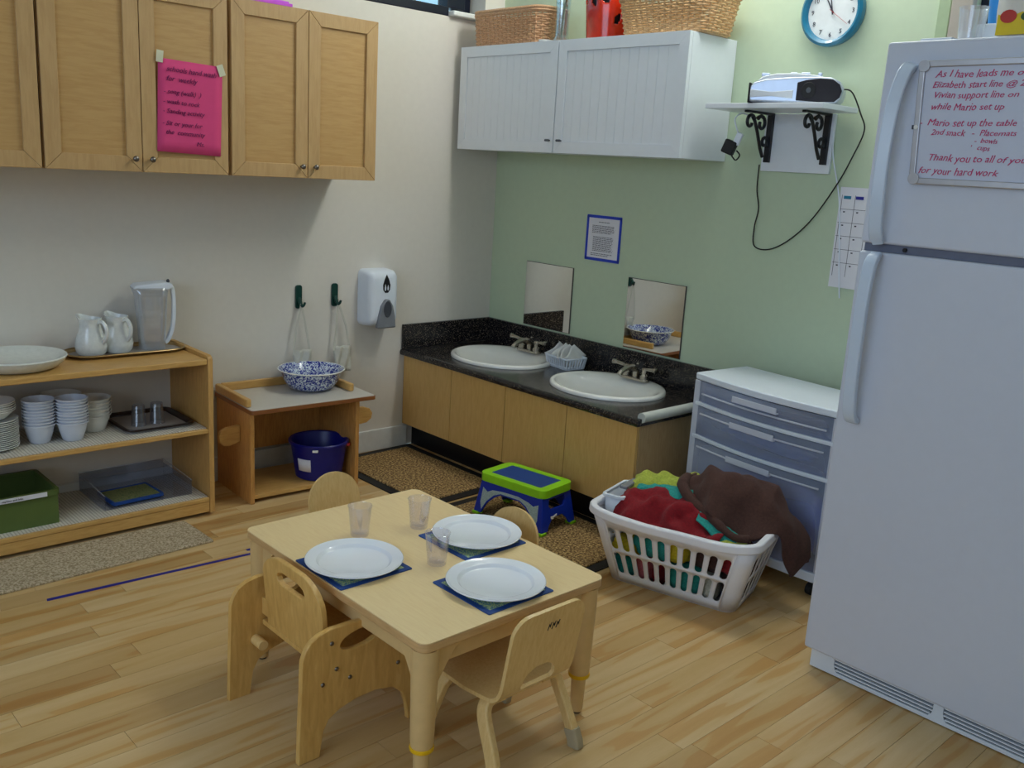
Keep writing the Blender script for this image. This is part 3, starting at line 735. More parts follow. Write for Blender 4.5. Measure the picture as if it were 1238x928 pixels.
# calendar
t = thing('wall_calendar', 'white month calendar sheet on the green wall beside the refrigerator', 'calendar', (-.002, -2.03, 1.10))
obj('sheet', B().b6(-.0015, 0, -.30, .0, 0, .39), 'paper', t)
b = B()
for k in range(1, 6): b.b6(-.0022, -.0014, -.29, -.005, .045+k*.052, .0465+k*.052)
for k in range(6): b.b6(-.0022, -.0014, -.011-k*.055, -.0095-k*.055, .045, .36)
for k in range(5):
    for j in range(5): b.b6(-.0022, -.0014, -.03-k*.055, -.022-k*.055, .085+j*.052, .09+j*.052)
obj('grid_print', b, 'ink', t, kind='stuff')
obj('colour_tab', B().b6(-.003, -.0014, -.048, -.018, .345, .357), 'teal_ring', t); obj('colour_tab', B().b6(-.003, -.0014, -.100, -.068, .345, .357), 'navy_tape', t)

# ------------------------------------------------------------------ soap dispenser
t = thing('soap_dispenser', 'white wall soap dispenser with grey push lever', 'dispenser', (-.795, 0, .675))
t.scale = (.88, .95, .97)
P = rrect(.20, .29, .03, 6, 0, .148)
b = B(); rings = []
for d, k in ((0, 1.0), (-.03, 1.0), (-.08, .97), (-.105, .88), (-.112, .7)):
    rings.append([b.bm.verts.new((x*k, d-.001, .148+(z-.148)*k)) for x, z in P])
for a, c in zip(rings, rings[1:]):
    for i in range(len(P)): b.bm.faces.new([a[i], a[(i+1) % len(P)], c[(i+1) % len(P)], c[i]])
b.bm.faces.new(rings[-1]); b.bm.faces.new(rings[0])
obj('cover', b, 'white_plastic', t, ang=60)
LV = [(-.062, .0), (-.056, .06), (-.04, .115), (-.018, .145), (0, .152), (.018, .145), (.04, .115), (.056, .06), (.062, .0)]
obj('push_lever', B().prism([(x+.012, z-.004) for x, z in LV], XZ, -.128, -.095), 'grey_push', t, bev=.008, seg=3)
obj('finger_recess', B().prism(ell(.012, .095, .026, .042), XZ, -.131, -.1275), 'grey_dark', t, bev=.002)
drop = [(0, .05), (.012, .03), (.02, .008), (.018, -.012), (.008, -.024), (-.008, -.024), (-.018, -.012), (-.02, .008), (-.012, .03)]
obj('drop_emblem', B().prism([(x*1.25+.012, z*1.25+.208) for x, z in drop], XZ, -.1145, -.1115, holes=[[(x*.32+.004, z*.5+.200) for x, z in drop], [(x*.28+.022, z*.42+.200) for x, z in drop]]), 'black', t)

# ------------------------------------------------------------------ hooks and hanging cloths
for x, lab, dx in ((-1.218, 'left', -.005), (-1.020, 'right', .02)):
    t = thing('wall_hook', 'dark green adhesive wall hook, the %s one above the washstand' % lab, 'hook', (x, 0, .78), group='green hooks')
    obj('back_plate', B().prism(rrect(.034, .112, .012, 5, 0, .056), XZ, -.012, -.001), 'green_hook', t, bev=.003)
    obj('prong', B().tube(crv([(0, -.01, .05), (.0, -.03, .022), (.006, -.042, .018), (.010, -.048, .034)], 5), [.010]*5+[.008]*5+[.006]*6, 8), 'green_hook', t)
    s = thing('hanging_cloth', 'white cloth on cords hanging from the %s green hook behind the bowl' % lab, 'cloth', (x+dx, -.03, .80), group='cloths on the hooks')
    for sg in (-1, 1):
        obj('cord', B().tube([(-dx*.8, -.004, .006), (sg*.028+.004, -.004, -.12), (sg*.045+.008, -.004, -.235)], 1, rect=(.010, .002), up=(0, 1, 0)), 'strap', s)
    P = [[(u*.048+.010+.006*math.sin(v*3), -.004+.008*math.sin(u*6+v*5), -.215-v*.13) for u in [i/10*2-1 for i in range(11)]] for v in [j/10 for j in range(11)]]
    obj('panel', B().grid(P), 'strap', s, solid=.003)

# ------------------------------------------------------------------ washstand
DL = (-1.66, -.372, 0)
t = thing('washstand', 'wooden child washstand with pale laminate top and rounded side ears', 'stand', DL, rz=math.radians(-3))
Wd, Dd, Ht = .535, .355, .410
for x in (0, Wd-.02):
    obj('side_panel', B().b6(x, x+.02, 0, Dd, 0, Ht), 'desk_wood', t, bev=.003)
obj('back_panel', B().b6(.021, Wd-.021, Dd-.018, Dd-.002, .14, Ht), 'desk_wood', t, bev=.001)
obj('shelf_board', B().b6(.021, Wd-.021,   .012, Dd-.02, .018, .037), 'shelf_wood', t, bev=.002)
obj('tabletop', B().prism(rrect(Wd+.070, Dd+.03, .012, 3, Wd/2+.031, Dd/2-.010), XY, Ht+.001, Ht+.020), 'grey_laminate', t, bev=.0015)
obj('edge_band', B().prism(rrect(Wd+.078, Dd+.038, .014, 3, Wd/2+.031, Dd/2-.010), XY, Ht+.0, Ht+.017, holes=[rrect(Wd+.0705, Dd+.0305, .012, 3, Wd/2+.031, Dd/2-.010)]), 'brown_laminate', t)
tz = Ht+.0205
obj('rail', B().prism(rrect(.026, Dd*.94, .010, 4, .006, Dd*.5+.012), XY, tz, tz+.036), 'shelf_wood', t, bev=.006)
obj('rail', B().prism(rrect(.026, Dd*.80, .010, 4, Wd+.005, Dd*.5+.045), XY, tz, tz+.036), 'shelf_wood', t, bev=.006)
obj('rail', B().prism(rrect(Wd-.035, .02, .004, 3, Wd/2+.005, Dd-.006), XY, tz, tz+.036), 'shelf_wood', t, bev=.003)
for sg, x0 in ((-1, 0), (1, Wd)):
    P = [(x0, .262), (x0+sg*.025, .252), (x0+sg*.05, .246), (x0+sg*.075, .25), (x0+sg*.094, .268), (x0+sg*.098, .295), (x0+sg*.086, .318), (x0+sg*.06, .330), (x0+sg*.03, .333), (x0, .334)]
    if sg > 0: P = [(x0+(x-x0)*1.35, z+.012) for x, z in P]
    obj('ear', B().prism(P, XZ, .10, .122), 'shelf_wood', t, bev=.005, seg=3)
# bowl
t = thing('enamel_bowl', 'blue and white splatter enamel bowl on the washstand', 'bowl', (-1.250, -.180, .4335))
obj('bowl_wall', B().lathe([(0, .0), (.080, 0), (.102, .010), (.125, .042), (.138, .080), (.149, .090), (.152, .094), (.147, .096), (.134, .086), (.120, .046), (.098, .016), (0, .007)], 56), 'splatter', t)
obj('rim', B().tube([(.151*math.cos(a), .151*math.sin(a), .094) for a in [2*PI*i/56 for i in range(56)]], .003, 6, closed=True), 'navy_bucket' if False else 'ceramic', t)
# bucket
t = thing('blue_bucket', 'navy blue plastic tub on the lower shelf of the washstand', 'bucket', (-1.262, -.272, .038))
t.scale = (.87, .87, .84)
obj('tub_wall', B().lathe([(0, 0), (.115, 0), (.122, .006), (.148, .19), (.158, .19), (.160, .205), (.156, .21), (.146, .207), (.141, .195), (.117, .01), (0, .006)], 44), 'navy_bucket', t)
obj('label', B().lathe([(.131, .05), (.141, .12)], 60), 'paper', t) if False else None
b = B(); b.grid([[(r_*math.cos(a), r_*math.sin(a), z) for a in [math.radians(188+q*3) for q in range(12)]] for r_, z in ((.1315, .055), (.1405, .125))]); obj('label', b, 'paper', t, solid=.001)
for a in (232, 318):
    a = math.radians(a); obj('handle_lug', B().box(.155*math.cos(a), .155*math.sin(a), .183, .022, .03, .012, rz=a), 'ceramic' if a < 4.5 else 'food_red', t, bev=.003)

# ------------------------------------------------------------------ low shelf unit
t = thing('shelf_unit', 'low birch shelf unit with two white-lined shelves along the white wall', 'shelf', (-1.83, -.388, 0))
SL = 1.30
obj('side_panel', B().prism([(0, .012), (.376, .012), (.376, .676), (.366, .686), (.02, .682), (.006, .676), (0, .664)], lambda u, v, w_: (w_, u, v), -.022, 0), 'shelf_wood_v', t, bev=.003)
obj('side_panel', B().b6(-SL, -SL+.022, 0, .376, .012, .676), 'shelf_wood_v', t, bev=.003)
obj('top_board', B().b6(-SL+.023, -.023, .001, .374, .645, .668), 'shelf_wood', t, bev=.004)
obj('middle_shelf', B().b6(-SL+.023, -.023, .001, .372, .357, .376), 'shelf_wood', t, bev=.004)
obj('bottom_shelf', B().b6(-SL+.023, -.023, .001, .372, .062, .079), 'shelf_wood', t, bev=.003)
obj('kick_board', B().b6(-SL+.023, -.023, .004, .022, .016, .061), 'shelf_wood', t, bev=.002)
obj('liner', B().b6(-SL+.025, -.026, .014, .368, .3765, .3790), 'liner', t); obj('liner', B().b6(-SL+.025, -.026, .014, .368, .0795, .0820), 'liner', t)
for x in (-.04, -SL+.04): obj('foot', B().lathe([(0, 0), (.014, 0), (.014, .014), (0, .014)], 14, (x, .05, .001)), 'steel', t)
ST, SM, SB = .6685, .3795, .0825   # top heights of the three levels
# top: tray, two creamers, water jug, platter
t = thing('brass_tray', 'oval brass tray on the shelf unit under the jug and creamers', 'tray', (-2.075, -.118, ST))
b = B(); b.prism(rrect(.44, .16, .07, 8), XY, 0, .004); obj('tray_floor', b, 'tray_floor', t)
b = B(); rings = []
for k, z in ((0, .001), (.012, .010), (.020, .014), (.018, .018)):
    rings.append([b.bm.verts.new((x, y, z)) for x, y in rrect(.44+2*k, .16+2*k, .075+k, 8)])
for a, c in zip(rings, rings[1:]):
    for i in range(len(a)): b.bm.faces.new([a[i], a[(i+1) % len(a)], c[(i+1) % len(a)], c[i]])
obj('tray_rim', b, 'gold', t, solid=.003)
def creamer(loc, rz, lab):
    t = thing('creamer', lab, 'pitcher', loc, rz, group='white creamers on the tray'); t.scale = (1, 1, 1.08)
    prof = [(0, 0), (.045, 0), (.056, .012), (.060, .035), (.054, .065), (.042, .095), (.038, .115), (.043, .135), (.041, .136), (.035, .115), (.039, .095), (.050, .065), (.055, .035), (.05, .014), (0, .010)]
    b = B().lathe(prof, 32)
    for v in b.bm.verts:
        if v.co.z > .10:
            k = (v.co.z-.10)/.036; a = math.atan2(v.co.y, v.co.x); f = max(0, math.cos(a))**4
            v.co.x += .018*f*k; v.co.z += .012*f*k
    obj('jug_wall', b, 'creamer', t)
    obj('handle', B().tube(crv([(-.036, 0, .122), (-.058, 0, .125), (-.075, 0, .10), (-.072, 0, .07), (-.055, 0, .048)], 5), .0075, 8), 'creamer', t)
creamer((-2.215, -.130, ST+.005), math.radians(122), 'white ceramic creamer on the brass tray, the one nearer the platter')
creamer((-2.105, -.112, ST+.005), math.radians(112), 'white ceramic creamer on the brass tray, the one nearer the water jug')
t = thing('water_jug', 'clear filter water jug with white lid and handle on the brass tray', 'jug', (-1.962, -.105, ST+.005), rz=math.radians(-12))
t.scale = (.88, .9, 1.09)
b = B(); rings = []
for z, a, c in ((.0, .055, .045), (.03, .058, .047), (.12, .064, .05), (.20, .070, .054), (.235, .074, .056)):
    rings.append([b.bm.verts.new((x-(.012 if z > .2 and x < 0 else 0), y, z)) for x, y in rrect(2*a, 2*c, .035, 6)])
for a, c in zip(rings, rings[1:]):
    for i in range(len(a)): b.bm.faces.new([a[i], a[(i+1) % len(a)], c[(i+1) % len(a)], c[i]])
b.bm.faces.new(rings[0])
obj('jug_wall', b, 'clear_jug', t, solid=.002)
obj('base_ring', B().prism(rrect(.114, .094, .034, 6), XY, .002, .022), 'clear_jug', t, bev=.003)
obj('filter_insert', B().lathe([(0, .10), (.03, .10), (.036, .13), (.05, .14), (.054, .225), (.05, .225), (.046, .15), (0, .14)], 28), 'clear_jug', t)
obj('water', B().prism(rrect(.108, .088, .030, 6), XY, .024, .12), 'clear_jug', t)
obj('lid', B().prism([(-.086, .232), (-.07, .246), (.0, .252), (.06, .256), (.09, .250), (.096, .236), (.07, .226)], XZ, -.052, .052), 'white_plastic', t, bev=.008, seg=3)
obj('handle', B().tube(crv([(.078, 0, .240), (.098, 0, .225), (.102, 0, .15), (.094, 0, .08), (.074, 0, .035), (.058, 0, .022)], 6), 1, rect=(.030, .016), up=(1, 0, 0)), 'white_plastic', t)
obj('lid_latch', B().sphere((.075, -.02, .258), .008), 'grey_dark', t)
t = thing('platter', 'large white ceramic platter at the left end of the shelf unit top', 'platter', (-2.512, -.205, ST))
obj('platter_wall', B().lathe([(0, 0), (.125, 0), (.145, .008), (.168, .030), (.176, .044), (.172, .048), (.150, .040), (.125, .026), (0, .022)], 56), 'platter', t)
# middle: stacks
def stack(name, lab, cat, grp, loc, n, dz, prof, m, seg=36, flute=0):
    """each piece of the stack is its own object"""
    o0 = None
    for k in range(n):
        pos = (loc[0]+rd.uniform(-.0012, .0012), loc[1]+rd.uniform(-.0012, .0012), loc[2]+k*dz)
        if o0 is None: o = o0 = obj(name, B().lathe(prof, seg, flute=flute), m)
        else: o = o0.copy(); col.objects.link(o)
        o.location = pos; tag(o, lab(k, n), cat, grp)
ORD = ['top', 'second', 'third', 'fourth', 'fifth', 'sixth', 'seventh', 'eighth', 'ninth', 'tenth', 'eleventh', 'twelfth', 'thirteenth', 'fourteenth', 'fifteenth']
def lab_stack(what, where):
    def f(k, n):
        j = n-1-k
        w_ = 'bottom '+what if k == 0 and n > 1 else 'top '+what if j == 0 else ORD[j]+' '+what+' from the top'
        return w_+' '+where
    return f
cup = [(0, 0), (.032, 0), (.036, .004), (.046, .035), (.0535, .0675), (.0585, .069), (.0585, .0735), (.0555, .074), (.044, .036), (.033, .007), (0, .005)]
stack('ramekin', lab_stack('pale cup', 'in the stack next to the white side plates'), 'cup', 'cups in the stack beside the plates', (-2.452, -.235, SM), 9, .0118, cup, 'cup_white')
stack('ramekin', lab_stack('pale cup', 'in the stack touching the wide bowls'), 'cup', 'cups in the stack beside the wide bowls', (-2.342, -.262, SM), 9, .0115, cup, 'cup_white')
bowl = [(0, 0), (.040, 0), (.045, .004), (.058, .04), (.066, .062), (.069, .066), (.066, .067), (.055, .04), (.042, .008), (0, .006)]
stack('bowl', lab_stack('white bowl', 'in the stack next to the tumbler tray'), 'bowl', 'bowls in the middle shelf stack', (-2.235, -.175, SM), 6, .0135, bowl, 'ceramic')
bowl2 = [(0, 0), (.045, 0), (.05, .004), (.070, .05), (.076, .06), (.074, .061), (.066, .05), (.045, .008), (0, .006)]
stack('bowl', lab_stack('white bowl', 'in the shaded stack behind the cups'), 'bowl', 'bowls at the back of the shelf', (-2.24, -.075 if False else -.085+.0, SM) if False else (-2.33, -.105, SM), 6, .017, bowl2, 'ceramic')
plate_s = [(0, 0), (.055, 0), (.062, .003), (.078, .010), (.086, .014), (.085, .016), (.06, .007), (0, .005)]
stack('side_plate', lab_stack('white side plate', 'in the left shelf stack'), 'plate', 'side plates in the left stack', (-2.612, -.240, SM), 15, .0072, plate_s, 'ceramic')
bowl3 = [(0, 0), (.045, 0), (.052, .004), (.070, .022), (.080, .032), (.078, .034), (.066, .026), (.048, .008), (0, .006)]
stack('shallow_bowl', lab_stack('shallow white bowl', 'resting on the side plates'), 'bowl', 'shallow bowls on the side plates', (-2.612, -.240, SM+15*.0072+.009), 5, .0078, bowl3, 'ceramic')
# serving tray with two tumblers
t = thing('serving_tray', 'grey serving tray with dark brown rim on the middle shelf', 'tray', (-2.015, -.175, SM))
obj('tray_floor', B().prism(rrect(.262, .272, .03), XY, .0, .004), 'tray_floor', t)
b = B(); rings = []
for k, z in ((-.014, .004), (-.004, .012), (.010, .015), (.013, .010)):
    rings.append([b.bm.verts.new((x, y, z)) for x, y in rrect(.262+2*k, .272+2*k, .032+k, 6)])
for a, c in zip(rings, rings[1:]):
    for i in range(len(a)): b.bm.faces.new([a[i], a[(i+1) % len(a)], c[(i+1) % len(a)], c[i]])
obj('tray_rim', b, 'tray_dark', t, solid=.003)
tum = [(0, 0), (.022, 0), (.024, .003), (.029, .083), (.0305, .085), (.0285, .085), (.0225, .008), (0, .007)]
for k, (x, y_) in enumerate(((-2.075, -.225), (-2.0, -.225))):
    o = obj('tumbler', B().lathe(tum[::-1] if False else [(r_, .087-z) for r_, z in tum], 28), 'smoke', loc=(x, y_, SM+.0055))
    tag(o, ('small clear tumbler upside down on the serving tray, the one nearer the bowls', 'small clear tumbler upside down on the serving tray, nearer the shelf end')[k], 'glass', 'tumblers on the serving tray')
# bottom: crate, acrylic tray, blue-edged board
t = thing('green_crate', 'green plastic crate with white label strip on the bottom shelf', 'crate', (-2.675, -.335, SB))
cw, cd, chh = .245, .27, .132
b = B()
b.b6(-cw, cw, 0, .004, 0, chh).b6(-cw, cw, cd-.004, cd, 0, chh).b6(-cw, -cw+.004, .004, cd-.004, 0, chh).b6(cw-.004, cw, .004, cd-.004, 0, chh).b6(-cw+.004, cw-.004, .004, cd-.004, 0, .004)
obj('crate_wall', b, 'green_crate', t)
b = B(); b.prism(rrect(2*cw+.016, cd+.016, .02, 4, 0, cd/2), XY, chh-.018, chh+.002, holes=[rrect(2*cw-.012, cd-.012, .012, 4, 0, cd/2)]); obj('crate_rim', b, 'green_crate', t, bev=.003)
obj('label_strip', B().b6(.02, .205, -.0105, -.0085, chh-.0165, chh+.0005), 'paper', t)
tx = text('print', 'napkins and bibs', .011, (.05, -.0112, chh-.012), (1, 0, 0), (0, 0, 1), 'ink', t, thick=.0003)
tag(obj('folded_cloth', B().grid([[(u*.10, v*.08+.004*math.sin(u*9), .006*math.sin(v*5+u*4)) for u in [i/6*2-1 for i in range(7)]] for v in [j/6*2-1 for j in range(7)]]), 'napkin', solid=.06, bev=.004, loc=(-2.79, -.17, SB+.050)), 'pale folded cloth inside the green crate', 'cloth')
t = thing('acrylic_tray', 'clear smoky acrylic tray on the bottom shelf', 'tray', (-2.075, -.170, SB))
ax, ay = .178, .145
obj('tray_base', B().b6(-ax, ax, -ay, ay, 0, .004), 'smoke', t)
for (x0, x1, y0, y1, h) in ((-ax, ax, ay-.003, ay, .075), (-ax, -ax+.003, -ay, ay-.004, .060), (ax-.003, ax, -ay, ay-.004, .060)):
    obj('tray_wall', B().b6(x0, x1, y0, y1, .0045, h), 'smoke', t, bev=.001)
b = B().tube([(-ax, -ay, .061), (-ax, ay, .076), (ax, ay, .076), (ax, -ay, .061)], .002, 6)
obj('bright_edge', b, 'clear_jug', t)
t = thing('blue_edged_board', 'blue-edged pictured board lying in the acrylic tray', 'board', (-2.115, -.215, SB+.006), rz=math.radians(3))
obj('board_face', B().box(0, 0, .010, .19, .15, .004), 'carpet_board', t)
for (cx, cy, sx, sy) in ((0, .079, .205, .010), (0, -.079, .205, .010), (.1, 0, .010, .148), (-.1, 0, .010, .148)):
    obj('edge', B().box(cx, cy, .008, sx, sy, .014), 'stool_pad', t, bev=.002)
# pot on mat board? small blue tape triangles and rug in front
tag(obj('beige_rug', B().prism([(-1.965, -.655), (-1.972, -.402), (-3.3, -.402), (-3.3, -.69)], XY, .0005, .010), 'beige_rug', bev=.003), 'narrow beige rug on the floor in front of the shelf unit', 'rug')
tag(obj('floor_tape', B().prism([(-2.622, -.805), (-2.618, -.787), (-2.20, -.810), (-1.86, -.832), (-1.86, -.848), (-2.2, -.827)], XY, .0004, .0009), 'navy_tape'), 'long dark blue tape line on the floorboards', 'tape')
tag(obj('floor_tape', B().prism([(-1.90, -.79), (-1.86, -.79), (-1.86, -.815), (-1.90, -.805)], XY, .0004, .0009), 'navy_tape'), 'short scrap of blue tape on the floor behind the table leg', 'tape')

# ------------------------------------------------------------------ mats in front of the sinks
for k, (P, lab) in enumerate(((((-.55, -.016), (-1.08, -.040), (-1.08, -.83), (-.55, -.81)), 'brown mat with black rubber border in the wall corner by the sinks'), (((-.535, -.835), (-1.07, -.855), (-1.07, -1.74), (-.535, -1.72)), 'brown mat with black rubber border under the step stool'))):
    c = Vector((sum(p[0] for p in P)/4, sum(p[1] for p in P)/4, 0))
    t = thing('entrance_mat', lab, 'mat', (c.x, c.y, .0006), group='brown mats')
    Q = [(p[0]-c.x, p[1]-c.y) for p in P]; I = [(x-math.copysign(.048, x), y_-math.copysign(.048, y_)) for x, y_ in Q]
    obj('rubber_border', B().prism(Q, XY, 0, .005, holes=[I[::1]]), 'black', t, bev=.001)
    obj('pile', B().prism([(x*.999, y_*.999) for x, y_ in I], XY, 0, .010), 'brown_mat', t, bev=.002)

# ------------------------------------------------------------------ step stool
t = thing('step_stool', 'blue step stool with lime green rim and feet on the brown mat', 'stool', (-.79, -1.178, .0108), rz=math.radians(8))
sx, sy, sh = .215, .355, .19
obj('top_rim', B().prism(rrect(sx, sy, .035, 6), XY, sh-.035, sh, holes=[rrect(sx-.07, sy-.085, .006, 3)]), 'stool_green', t, bev=.012, seg=4)
obj('pad', B().prism(rrect(sx-.066, sy-.081, .008, 3), XY, sh-.012, sh-.001), 'stool_pad', t, bev=.001)
obj('under_plate', B().prism(rrect(sx-.02, sy-.02, .02, 3), XY, sh-.040, sh-.034), 'stool_blue', t)
zb = sh-.036
def side(outer, holes, f, nm):
    obj(nm, B().prism(outer, f, 0, .010, holes=holes), 'stool_blue', t, bev=.002)
# long side skirts (splayed), arched
ys, xs = sy/2-.012, sx/2-.010
for sg in (-1, 1):
    f = lambda u, v, w_, sg=sg: (sg*(xs+.022*(1-v/zb)-w_), u*(1+.14*(1-v/zb)), v)
    arch = [(ys, zb), (ys, 0.012), (ys-.035, 0.012), (ys-.052, .06), (ys-.085, .095), (.05, .112), (-.05, .112), (-ys+.085, .095), (-ys+.052, .06), (-ys+.035, .012), (-ys, .012), (-ys, zb)]
    side(arch, (), f, 'side_skirt')
    pr_ = [(ys-.018, .125), (ys-.022, .06), (ys-.034, .03), (ys-.050, .068), (ys-.080, .103), (.05, .119), (-.05, .119), (-ys+.080, .103), (-ys+.050, .068), (-ys+.034, .03), (-ys+.022, .06), (-ys+.018, .125), (-ys+.045, .112), (-ys+.07, .122), (-.04, .132), (.04, .130), (ys-.07, .124), (ys-.045, .11)]
    obj('printed_band', B().prism(pr_, lambda u, v, w_, sg=sg: (sg*(xs+.0225*(1-v/zb)+w_), u*(1+.14*(1-v/zb)), v), -.0002, .0012), 'print_pale', t)
for sg in (-1, 1):
    f = lambda u, v, w_, sg=sg: (u*(1+.2*(1-v/zb)), sg*(ys+.026*(1-v/zb)-w_), v)
    out = [(xs, zb), (xs, .012), (xs-.032, .012), (xs-.042, .035), (.03, .062), (-.03, .062), (-xs+.042, .035), (-xs+.032, .012), (-xs, .012), (-xs, zb)]
    hole = [(.052, .140), (.055, .115), (.04, .098), (-.04, .098), (-.055, .115), (-.052, .140)]
    side(out, [hole], f, 'end_skirt')
    obj('printed_mark', B().prism([(-.045, .070), (-.045, .060), (-.03, .056), (-.028, .062), (-.008, .066), (-.008, .074), (-.03, .068)], lambda u, v, w_, sg=sg: (u*(1+.2*(1-v/zb)), sg*(ys+.0265*(1-v/zb)+w_), v), 0, .0012), 'ceramic', t)
    for s2 in (-1, 1):
        obj('foot', B().box(s2*(xs+.020-.012), sg*(ys+.022-.012), .007, .036, .036, .014), 'stool_green', t, bev=.004)

# ------------------------------------------------------------------ child table
TH = .415
tx0, tx1, ty0, ty1 = -2.272, -1.643, -2.375, -1.512
TC = ((tx0+tx1)/2, (ty0+ty1)/2); TW, TD = tx1-tx0, ty1-ty0
t = thing('child_table', 'low maple child table with round legs set with white plates', 'table', (TC[0], TC[1], 0))
obj('tabletop', B().prism(rrect(TW, TD, .027, 8), XY, TH-.0025, TH), 'table_top', t)
obj('edge_band', B().prism(rrect(TW, TD, .027, 8), XY, TH-.026, TH-.0027), 'table_edge', t, bev=.004, seg=3)
il = .037
for sg in (-1, 1):
    obj('apron', B().box(sg*(TW/2-il-.004), 0, TH-.026-.030, .018, TD-2*il-.066, .058), 'table_leg', t, bev=.002)
    obj('apron', B().box(0, sg*(TD/2-il-.004), TH-.026-.030, TW-2*il-.066, .018, .058), 'table_leg', t, bev=.002)
for s1 in (-1, 1):
    for s2 in (-1, 1):
        lx, ly = s1*(TW/2-il), s2*(TD/2-il)
        lg = obj('leg', B().lathe([(0, .125), (.028, .125), (.0295, .14), (.0345, TH-.028), (0, TH-.028)], 32, (lx, ly, 0)), 'table_leg', t)
        obj('yellow_ring', B().lathe([(.020, .114), (.0295, .114), (.0310, .1195), (.0295, .125), (.020, .125)], 32, (lx, ly, 0)), 'yellow', lg)
        obj('lower_leg', B().lathe([(0, .006), (.016, .006), (.018, .012), (.021, .114), (0, .114)], 28, (lx, ly, 0)), 'table_leg', lg)
        obj('foot_glide', B().lathe([(0, 0), (.012, 0), (.014, .006), (0, .006)], 20, (lx, ly, 0)), 'black', lg)
        for ax_ in (0, 1):   # curved gussets blending the leg into the aprons
            P = [(.026, TH-.028), (.115, TH-.028), (.085, TH-.05), (.058, TH-.085), (.033, TH-.125), (.026, TH-.14)]
            f = (lambda u, v, w_, s1=s1, s2=s2, lx=lx, ly=ly: (lx-s1*u, ly+w_, v)) if ax_ == 0 else (lambda u, v, w_, s1=s1, s2=s2, lx=lx, ly=ly: (lx+w_, ly-s2*u, v))
            obj('gusset', B().prism(P, f, -.014, .014), 'table_leg', lg, bev=.006, seg=3)
# place settings
plate_p = [(0, 0), (.088, 0), (.094, .002), (.102, .008), (.120, .0125), (.1325, .0155), (.1335, .0175), (.1315, .0195), (.1285, .0185), (.122, .0160), (.104, .0145), (.1015, .0135), (.0965, .0065), (.093, .0048), (0, .0042)]
for k, (mx, my, px, py, lab) in enumerate(((-2.155, -1.912, -2.152, -1.910, 'left one, in front of the armed toddler chair'), (-1.774, -1.962, -1.752, -1.957, 'far right one, nearest the step stool'), (-1.936, -2.238, -1.925, -2.236, 'near one, beside the small four-legged chair'))):
    m_ = thing('placemat', 'blue-edged square placemat, '+lab, 'placemat', (mx, my, TH+.0003), group='placemats')
    obj('mat_panel', B().box(0, 0, .0012, .196, .196, .0024), 'placemat_print', m_)
    obj('blue_border', B().prism(rrect(.228, .228, .004, 2), XY, 0, .0026, holes=[rrect(.1965, .1965, .002, 2)]), 'stool_pad', m_)
    p_ = obj('dinner_plate', B().lathe(plate_p, 72), 'plate', loc=(px, py, TH+.0033))
    tag(p_, 'white plate, '+lab, 'plate', 'plates on the child table')
gl = [(0, 0), (.0245, 0), (.026, .003), (.0335, .088), (.035, .0885), (.0355, .092), (.034, .0925), (.0325, .088), (.024, .010), (0, .009)]
for k, (x, y_, lab) in enumerate(((-2.025, -1.745, 'clear tumbler behind the left plate on the child table'), (-1.845, -1.795, 'clear tumbler near the far corner of the child table'), (-1.965, -2.035, 'clear ribbed tumbler between the near plate and the far right plate'))):
    o = obj('tumbler', B().lathe(gl, 44, flute=.022), 'clear_cup', loc=(x, y_, TH+.0005), ang=60)
    tag(o, lab, 'cup', 'tumblers on the child table')

# ------------------------------------------------------------------ chairs
def bent(outer, holes, path, thick, cuts=40):
    """2D outline (u across, s along the bent profile) cut into strips and wrapped on the profile path [(y,z)]"""
    b = B(); loops = [list(outer)]+[list(h) for h in holes]
    tris = tessellate_polygon([[Vector((u, v, 0)) for u, v in lp] for lp in loops]); flat = [p for lp in loops for p in lp]
    vs = [b.bm.verts.new((u, v, 0)) for u, v in flat]
    for t_ in tris:
        try: b.bm.faces.new([vs[i] for i in t_])
        except ValueError: pass
    s0, s1 = min(p[1] for p in flat), max(p[1] for p in flat)
    for i in range(1, cuts):
        bmesh.ops.bisect_plane(b.bm, geom=b.bm.verts[:]+b.bm.edges[:]+b.bm.faces[:], plane_co=(0, s0+(s1-s0)*i/cuts, 0), plane_no=(0, 1, 0))
    P = [Vector((0, y, z)) for y, z in path]; acc = [0]
    for i in range(len(P)-1): acc.append(acc[-1]+(P[i+1]-P[i]).length)
    for v in b.bm.verts:
        s_ = min(max(v.co.y, 0), acc[-1]-1e-6); i = max(k for k in range(len(acc)-1) if acc[k] <= s_)
        p = P[i].lerp(P[i+1], (s_-acc[i])/(acc[i+1]-acc[i])); v.co = Vector((v.co.x, p.y, p.z))
    return b, acc[-1]
